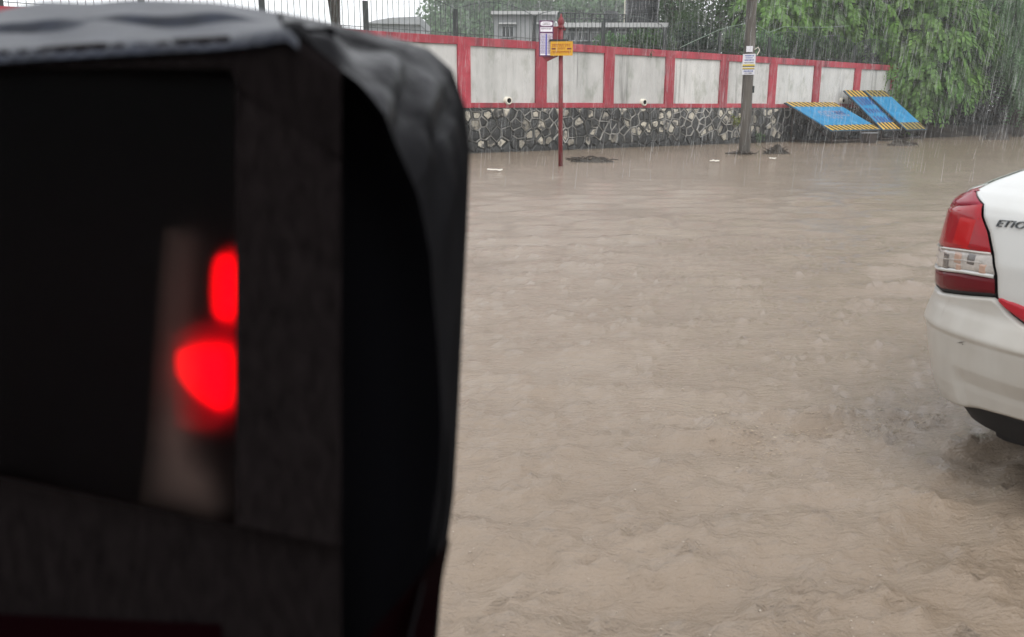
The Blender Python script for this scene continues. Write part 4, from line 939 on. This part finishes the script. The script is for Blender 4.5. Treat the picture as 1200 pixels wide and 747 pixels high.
# ------------------------------------------------------------------ covered fare meter close to the lens
def mpt(x, y, d): return EYE + ray(x, y) * d
M['cover'] = mat('black_ribbed_cloth', (.0062, .0049, .0051), .95, .01, vary=.6, vscale=150, stretch=(1, 1, .04), bump=.25, bscale=900, bdist=.0004)  # meter cloth and case blacks lowered: the rickshaw's shade put into the colour
M['vinyl'] = mat('wet_black_vinyl', (.011, .014, .023), .38, .15, vary=.5, vscale=26, bump=.35, bscale=70, bdist=.004)
M['flap'] = mat('black_cloth_sheen', (.006, .006, .009), .42, .18, vary=.6, vscale=22, bump=.7, bscale=32, bdist=.010)
t = M['flap'].node_tree; tcn = t.nodes.new('ShaderNodeTexCoord'); sx = t.nodes.new('ShaderNodeSeparateXYZ'); mr_ = t.nodes.new('ShaderNodeMapRange')      # sheen mask: highlight put on the top, faded out down the side
t.links.new(tcn.outputs['Object'], sx.inputs[0]); t.links.new(sx.outputs[2], mr_.inputs[0]); SHEEN = mr_
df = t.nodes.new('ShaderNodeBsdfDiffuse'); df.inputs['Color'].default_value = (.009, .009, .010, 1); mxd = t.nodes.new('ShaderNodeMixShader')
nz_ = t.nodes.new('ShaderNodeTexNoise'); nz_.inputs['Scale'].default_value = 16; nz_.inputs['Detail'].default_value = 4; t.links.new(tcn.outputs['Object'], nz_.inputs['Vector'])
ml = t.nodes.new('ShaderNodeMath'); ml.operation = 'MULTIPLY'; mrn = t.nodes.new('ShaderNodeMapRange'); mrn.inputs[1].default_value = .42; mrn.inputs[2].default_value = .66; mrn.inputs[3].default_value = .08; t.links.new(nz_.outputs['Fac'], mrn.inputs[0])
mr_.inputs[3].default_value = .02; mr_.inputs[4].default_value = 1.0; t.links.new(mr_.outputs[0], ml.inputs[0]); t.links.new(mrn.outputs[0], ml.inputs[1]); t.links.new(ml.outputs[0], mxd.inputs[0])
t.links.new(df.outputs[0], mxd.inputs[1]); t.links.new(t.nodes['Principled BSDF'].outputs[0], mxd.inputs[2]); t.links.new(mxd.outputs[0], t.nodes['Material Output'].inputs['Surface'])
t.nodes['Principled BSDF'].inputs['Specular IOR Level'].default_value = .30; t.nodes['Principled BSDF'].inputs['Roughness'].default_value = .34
M['gapshade'] = mat('gap_shade_sheet', (.0022, .0022, .003), .95, .02); M['darkred'] = mat('dark_red_cloth', (.0026, .0002, .0006), .95, .01)
M['caseblack'] = mat('meter_case', (.0058, .0029, .0035), .9, .01); M['beige'] = mat('beige_plastic', (.30, .225, .195), .8, .05, vary=.2, vscale=30)
FD = .43                                                        # metres from the lens to the meter's front
mbase = mpt(150, 800, FD + .07)
SHEEN.inputs[1].default_value = mpt(520, 230, .5)[2] - mbase[2]; SHEEN.inputs[2].default_value = mpt(520, 90, .5)[2] - mbase[2]
me_ = thing('fare_meter', 'black cloth covered fare meter with a glowing red display behind its window', 'meter', mbase)
def rib(mb, pts_fn, nu, nv, amp=.0009, per=9.0):
    P = np.zeros((nv, nu, 3))
    for j in range(nv):
        for i in range(nu):
            x, y, d = pts_fn(i / (nu - 1), j / (nv - 1)); P[j, i] = mpt(x, y, d + amp * math.sin(x / per * 2 * PI) )
    return mb.grid(P)
# front cloth in four strips round the window; window edge slants down to the side
wb = lambda x: 612 + (x - 262) * .208                            # lower edge of the window
ridge_y = lambda x: np.interp(x, [-300, 0, 120, 250, 300, 335, 400], [66, 58, 50, 43, 38, 32, 78])
def front_d(x, y): return FD + .010 * ((x - 200) / 400) ** 2 + .000012 * (y - 400)
def top_roll(y0, v): return y0 
mb = MB()
rib(mb, lambda u, v: (-300 + 700 * u, ridge_y(-300 + 700 * u) + (np.interp(-300 + 700 * u, [270, 276, 400], [80, 100, 185]) - ridge_y(-300 + 700 * u)) * v, front_d(-300 + 700 * u, 0) + .012 * max(0, 1 - v * 6) ** 2), 260, 26, .0012)
rib(mb, lambda u, v: (276 + 124 * u, np.interp(276 + 124 * u, [276, 400], [100, 185]) + (wb(276 + 124 * u) - np.interp(276 + 124 * u, [276, 400], [100, 185])) * v, front_d(276 + 124 * u, 300) - .003 * math.sin(PI * u) ** .5), 40, 30, .0003)
rib(mb, lambda u, v: (-300 + 700 * u, wb(-300 + 700 * u) + (900 - wb(-300 + 700 * u)) * v, front_d(-300 + 700 * u, 700) - .004 * (v < .03)), 260, 20, .0009)
rib(mb, lambda u, v: (-300 + 120 * u, 80 + (wb(-300 + 120 * u) - 80) * v, front_d(-300 + 120 * u, 300)), 30, 10, .0006)
mb.build('cover_front', M['cover'], me_, smooth=True)
# top of the cover: wet vinyl with folds
def topf(u, v):
    x = -300 + 650 * u; y0 = ridge_y(x) + 2; y1 = np.interp(x, [-300, 0, 50, 150, 250, 300, 350], [22, 16, 6, 3, 6, 11, 19])
    if v < .3:
        a_ = v / .3 * PI / 2; y = y0 + 14 - 17 * math.sin(a_); d = front_d(x, 0) - .004 + .022 * (1 - math.cos(a_)) + .0013 * math.sin(x / 23 * 2 * PI + math.sin(x / 60)) * math.sin(2 * a_)
    else:
        v_ = (v - .3) / .7; y = y0 - 3 + (y1 - y0 + 3) * v_; d = front_d(x, 0) + .018 + .14 * v_
    v1 = .60 + .05 * math.cos((x - 45) / 60) if x < 100 else .64 - .0003 * (x - 215)
    env = np.exp(-((x - 35) / 58) ** 4) + np.exp(-((x - 208) / 82) ** 4) + .7 * np.exp(-((x + 150) / 70) ** 4)
    fold = .0021 * env * (math.tanh((v - v1) / .012) + 1) * max(0, 1 - max(0, v - v1) * 1.6) - .0022 * env * math.exp(-((v - v1 + .03) / .03) ** 2) if v > .3 else 0
    dip = .0016 * math.sin(x / 23 + 4 * v) * math.sin(PI * v)
    p_ = mpt(x, y, d); p_[2] += fold + dip
    return p_
P = np.array([[topf(i / 170, j / 110) for i in range(171)] for j in range(111)])
back = P[-1] + np.array([0, .04, -.012]); back2 = back + np.array([0, .03, -.10])
MB().grid(np.concatenate([P, back[None], back2[None]])).build('cover_top', M['vinyl'], me_, smooth=True)
# side flap
FE = [(330, 30), (352, 40), (378, 62), (420, 97), (452, 136), (470, 180), (490, 232), (505, 300), (513, 400), (517, 500), (514, 590), (500, 660), (478, 747), (455, 900)]
BE = [(325, 14), (372, 24), (420, 35), (470, 47), (503, 58), (530, 82), (545, 125), (551, 175), (548, 260), (543, 360), (538, 470), (532, 580), (517, 690), (500, 900)]
def curve(pts, t_):
    p_ = np.array(pts, float); l = np.concatenate([[0], np.cumsum(np.ones(len(p_) - 1))]); return np.array([np.interp(t_, l / l[-1], p_[:, 0]), np.interp(t_, l / l[-1], p_[:, 1])])
P = []
g = np.random.default_rng(4)
for tt in np.linspace(0, 1, 120):
    fx = curve(FE, tt); bx_ = curve(BE, tt); row = []
    for v in np.linspace(0, 1, 26):
        xy = fx * (1 - v) + bx_ * v; d = FD + .004 + .15 * v ** 1.1
        wr = .0035 * math.sin(tt * 46 + v * 5) * math.sin(v * PI) + .003 * math.sin(tt * 21 - v * 9 + 1) * math.sin(v * PI) + .0045 * math.exp(-((v - .12) / .09) ** 2) * math.sin(tt * 30)
        bulge = .006 * math.sin(v * PI)
        p_ = mpt(xy[0], xy[1], d); out = np.array([.8, -.15, .55]) if tt < .5 else np.array([1., -.1, .1]); row.append(p_ + out * (wr * (.4 if tt > .45 else 1)) * (1 - v ** 4))
    q_ = row[-1]; row.append(q_ + np.array([-.012, .03, -.006])); row.append(q_ + np.array([-.06, .06, -.02])); P.append(row)
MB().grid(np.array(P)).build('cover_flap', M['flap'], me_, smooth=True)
# black sheet standing in for the shade in the gap between front and flap
P = []
for tt in np.linspace(0, 1, 60):
    fx = curve(FE, tt); y = fx[1]; row = []
    for v in np.linspace(0, 1, 8):
        x = 392 + (fx[0] + 8 - 392) * v; row.append(mpt(min(x, 392 + (fx[0] + 8 - 392) * v), y + 3, FD + .018 + .05 * math.sin(PI * (.15 + .7 * v))))
    P.append(row)
MB().grid(np.array(P)).build('gap_shade_sheet', M['gapshade'], me_, smooth=True)
# dark red hem at the bottom corner and along the foot
P = []
for tt in np.linspace(0, 1, 30):
    y = 632 + 268 * tt; xr = np.interp(y, [632, 660, 690, 747, 900], [528, 522.5, 516.5, 509.5, 501]); xl = np.interp(y, [632, 690, 747, 900], [527, 480, 430, 380]); P.append([mpt(xl + (xr - xl) * v, y, FD + .001 + .02 * v + .02 * v * v) for v in np.linspace(0, 1, 14)])
MB().grid(np.array(P)).build('red_hem', M['darkred'], me_, smooth=True)
rib(MB(), lambda u, v: (-300 + 560 * u, 706 + 26 * u + 190 * v, front_d(-300 + 560 * u, 800) - .0035), 60, 10, .0006).build('red_hem', M['darkred'], me_, smooth=True)
# case with a recessed display
MB().box(mpt(90, 480, FD + .13), .165, .035, .17, (RX, FW, UP)).build('case', M['caseblack'], me_)
zc = FD + .060
MB().add([mpt(-330, 50, zc), mpt(400, 50, zc), mpt(400, 820, zc), mpt(-330, 820, zc), mpt(-330, 90, FD), mpt(-330, 820, FD)], [(0, 1, 2, 3), (0, 3, 5, 4)]).build('display_panel', M['caseblack'], me_)
# beige cheek standing in the recess and its foot
ck = [(191, 268), (209, 268), (204, 330), (200, 420), (205, 500), (214, 545), (238, 570), (254, 610), (164, 588), (172, 520), (178, 440), (184, 350)]
c0 = [mpt(x, y, zc - .006) for x, y in ck]; c1 = [mpt(x, y, zc - .001) for x, y in ck]; n_ = len(ck)
bm_ = bmesh.new(); vs0 = [bm_.verts.new(p_ - ORG[me_]) for p_ in c0]; vs1 = [bm_.verts.new(p_ - ORG[me_]) for p_ in c1]
bm_.faces.new(vs0[::-1]); bm_.faces.new(vs1)
for i in range(n_): bm_.faces.new((vs0[i], vs0[(i + 1) % n_], vs1[(i + 1) % n_], vs1[i]))
bmesh.ops.recalc_face_normals(bm_, faces=bm_.faces); bmesh.ops.triangulate(bm_, faces=[f_ for f_ in bm_.faces if len(f_.verts) > 4])
mesh_ = bpy.data.meshes.new('display_cheek'); bm_.to_mesh(mesh_); mesh_.materials.append(M['beige']); ob = bpy.data.objects.new('display_cheek', mesh_); col.objects.link(ob); ob.parent = me_; ORG[ob] = ORG[me_]
# glowing digits
M['led'] = emat('led_red', (1, .0, .003), 3.6); M['ledhalo'] = emat('led_halo_red', (1, .0, .012), .22)
def blob(name, pts, m, d, th_=.003):
    for _ in range(2): pts = [(a_[0] * w_ + b__[0] * (1 - w_), a_[1] * w_ + b__[1] * (1 - w_)) for a_, b__ in zip(pts, pts[1:] + pts[:1]) for w_ in (.75, .25)]
    f0 = [mpt(x, y, d) for x, y in pts]; f1 = [mpt(x, y, d + th_) for x, y in pts]; k = len(pts); c_ = mpt(sum(p_[0] for p_ in pts) / k, sum(p_[1] for p_ in pts) / k, d - .001)
    MB().add(f0 + f1 + [c_], [(i, (i + 1) % k, 2 * k) for i in range(k)] + [(i, i + k, (i + 1) % k + k, (i + 1) % k) for i in range(k)]).build(name, M[m], me_, smooth=False)
blob('display_digit', [(248, 306), (258, 296), (270, 300), (271, 340), (270, 372), (258, 376), (248, 370), (246, 340)], 'led', zc - .016)
blob('display_digit', [(206, 412), (210, 409), (258, 409), (262, 412), (263, 440), (263, 476), (259, 481), (250, 480), (228, 466), (210, 446), (204, 430)], 'led', zc - .016)
blob('display_digit_glow', [(190, 400), (225, 378), (268, 376), (270, 440), (267, 492), (246, 508), (204, 504), (180, 470), (178, 430)], 'ledhalo', zc - .004)  # emissive sheet added as a painted halo round the digits
# the clear plastic window
mwn = bpy.data.materials.new('clear_plastic'); mwn.use_nodes = True; t = mwn.node_tree; t.nodes.clear()
out = t.nodes.new('ShaderNodeOutputMaterial'); tr = t.nodes.new('ShaderNodeBsdfTransparent'); gl = t.nodes.new('ShaderNodeBsdfGlossy'); gl.inputs['Roughness'].default_value = .3
rf_ = t.nodes.new('ShaderNodeBsdfRefraction'); rf_.inputs['IOR'].default_value = 1.35; rf_.inputs['Roughness'].default_value = .55; rf_.inputs['Color'].default_value = (.9, .88, .88, 1)
m0 = t.nodes.new('ShaderNodeMixShader'); m0.inputs[0].default_value = .84; m1 = t.nodes.new('ShaderNodeMixShader'); m1.inputs[0].default_value = .002; tr.inputs['Color'].default_value = (.9, .88, .88, 1)
t.links.new(tr.outputs[0], m0.inputs[1]); t.links.new(rf_.outputs[0], m0.inputs[2]); t.links.new(m0.outputs[0], m1.inputs[1]); t.links.new(gl.outputs[0], m1.inputs[2]); t.links.new(m1.outputs[0], out.inputs['Surface'])
rib(MB(), lambda u, v: (-185 + 465 * u, 76 + (wb(-185 + 465 * u) + 6 - 76) * v, front_d(-185 + 465 * u, 300) + .006 + .0015 * math.sin(u * 9 + v * 4)), 40, 20, 0).build('window_pane', mwn, me_, smooth=True)
# bracket and stay that carry it
stay = mpt(90, 700, FD + .13); foot = stay * [1, 1, 0] - ZZ * .3
MB().tube([foot, stay], .018, 10).build('mounting_stay', M['iron'], me_, smooth=True)
MB().box(stay, .06, .04, .01).build('mounting_plate', M['iron'], me_)

# ------------------------------------------------------------------ rain, splashes and the wet air
g = np.random.default_rng(99)
n = 13000
Y = 11 + 25 * g.random(n) ** .7; X = Y * g.uniform(-.28, .75, n); Zr = g.uniform(.05, 7.0, n); Lr = g.uniform(.15, .50, n); wv = g.uniform(.0012, .0026, n)
dirv = np.array([.07, .0, 1.]); basep = np.stack([X, Y, Zr], 1); topv = basep + dirv * Lr[:, None] + g.normal(size=(n, 3)) * [.012, .012, 0]
V = np.zeros((n, 6, 3))
for k in range(3):
    a = 2 * PI * k / 3 + .3; off = np.stack([np.cos(a) * wv, np.sin(a) * wv, 0 * wv], 1); V[:, k] = basep + off; V[:, k + 3] = topv + off * .4
Fq = np.array([[0, 1, 4, 3], [1, 2, 5, 4], [2, 0, 3, 5]])[None] + (np.arange(n) * 6)[:, None, None]
mr = bpy.data.materials.new('rain_water'); mr.use_nodes = True; p = mr.node_tree.nodes['Principled BSDF']; p.inputs['Base Color'].default_value = (.85, .87, .88, 1); p.inputs['Roughness'].default_value = .3; p.inputs['Alpha'].default_value = .34
rain = fast_mesh('rain', V.reshape(-1, 3), Fq.reshape(-1, 4), mr, loc=(0, 5, 0)); tag(rain, 'fine streaks of falling rain in front of the wall and trees', kind='stuff')
# splash crowns: tiny drops thrown up where rain strikes
n = 600; Y = 1.7 + 9 * g.random(n) ** 1.7; X = Y * g.uniform(-.2, .66, n); r0 = g.uniform(.0006, .0026, n) * (1 + Y * .05)
iy = np.clip(np.searchsorted(ys, Y), 0, nr - 1); ix = np.clip(np.searchsorted(xs, X), 0, nc - 1); zb_ = Zw[iy, ix] + g.uniform(-.001, .008, n)
oc = np.array([[1.4, 0, 0], [-1.4, 0, 0], [0, 1, 0], [0, -1, 0], [0, 0, 1.], [0, 0, -1]]); fo = np.array([[0, 2, 4], [2, 1, 4], [1, 3, 4], [3, 0, 4], [2, 0, 5], [1, 2, 5], [3, 1, 5], [0, 3, 5]])
V = np.stack([X, Y, zb_], 1)[:, None] + oc[None] * r0[:, None, None] * g.uniform(.4, 1.5, (n, 1, 3)); Fq = fo[None] + (np.arange(n) * 6)[:, None, None]
n2 = 700; fx_ = g.random(n2); Xf = 1.75 - 1.0 * fx_ ** 1.2; Yf = 3.30 - .25 * fx_ + g.normal(size=n2) * (.05 + .10 * fx_); rf2 = g.uniform(.0007, .0034, n2)
iy = np.clip(np.searchsorted(ys, Yf), 0, nr - 1); ix = np.clip(np.searchsorted(xs, Xf), 0, nc - 1)
V2 = np.stack([Xf, Yf, Zw[iy, ix] + .001], 1)[:, None] + (oc * [1.8, 1, .45])[None] * rf2[:, None, None] * g.uniform(.5, 1.5, (n2, 1, 3)); F2 = fo[None] + (np.arange(n2) * 6)[:, None, None]
fm_ = fast_mesh('wake_foam', V2.reshape(-1, 3), F2.reshape(-1, 3), mat('brown_froth', (.36, .29, .21), .3, .4, island=.3), smooth=True, loc=(1.4, 3.2, 0)); tag(fm_, 'brown froth and bubbles in the wake beside the car', kind='stuff')
spl = fast_mesh('rain_splash', V.reshape(-1, 3), Fq.reshape(-1, 3), mat('splash_water', (.42, .36, .30), .15, .5), smooth=True, loc=(0, 3, 0)); tag(spl, 'tiny splash drops thrown up from the muddy water', kind='stuff')
hz = MB().box((0, 0, 6.2), 152, 152, 7.6).build('haze', bpy.data.materials.new('haze_air'))
hm = hz.data.materials[0]; hm.use_nodes = True; t = hm.node_tree; t.nodes.clear(); out = t.nodes.new('ShaderNodeOutputMaterial'); pv = t.nodes.new('ShaderNodeVolumePrincipled')
pv.inputs['Color'].default_value = (.93, .95, .96, 1); pv.inputs['Density'].default_value = .0014; t.links.new(pv.outputs[0], out.inputs['Volume'])
tag(hz, 'pale rain haze hanging in the air', kind='stuff')
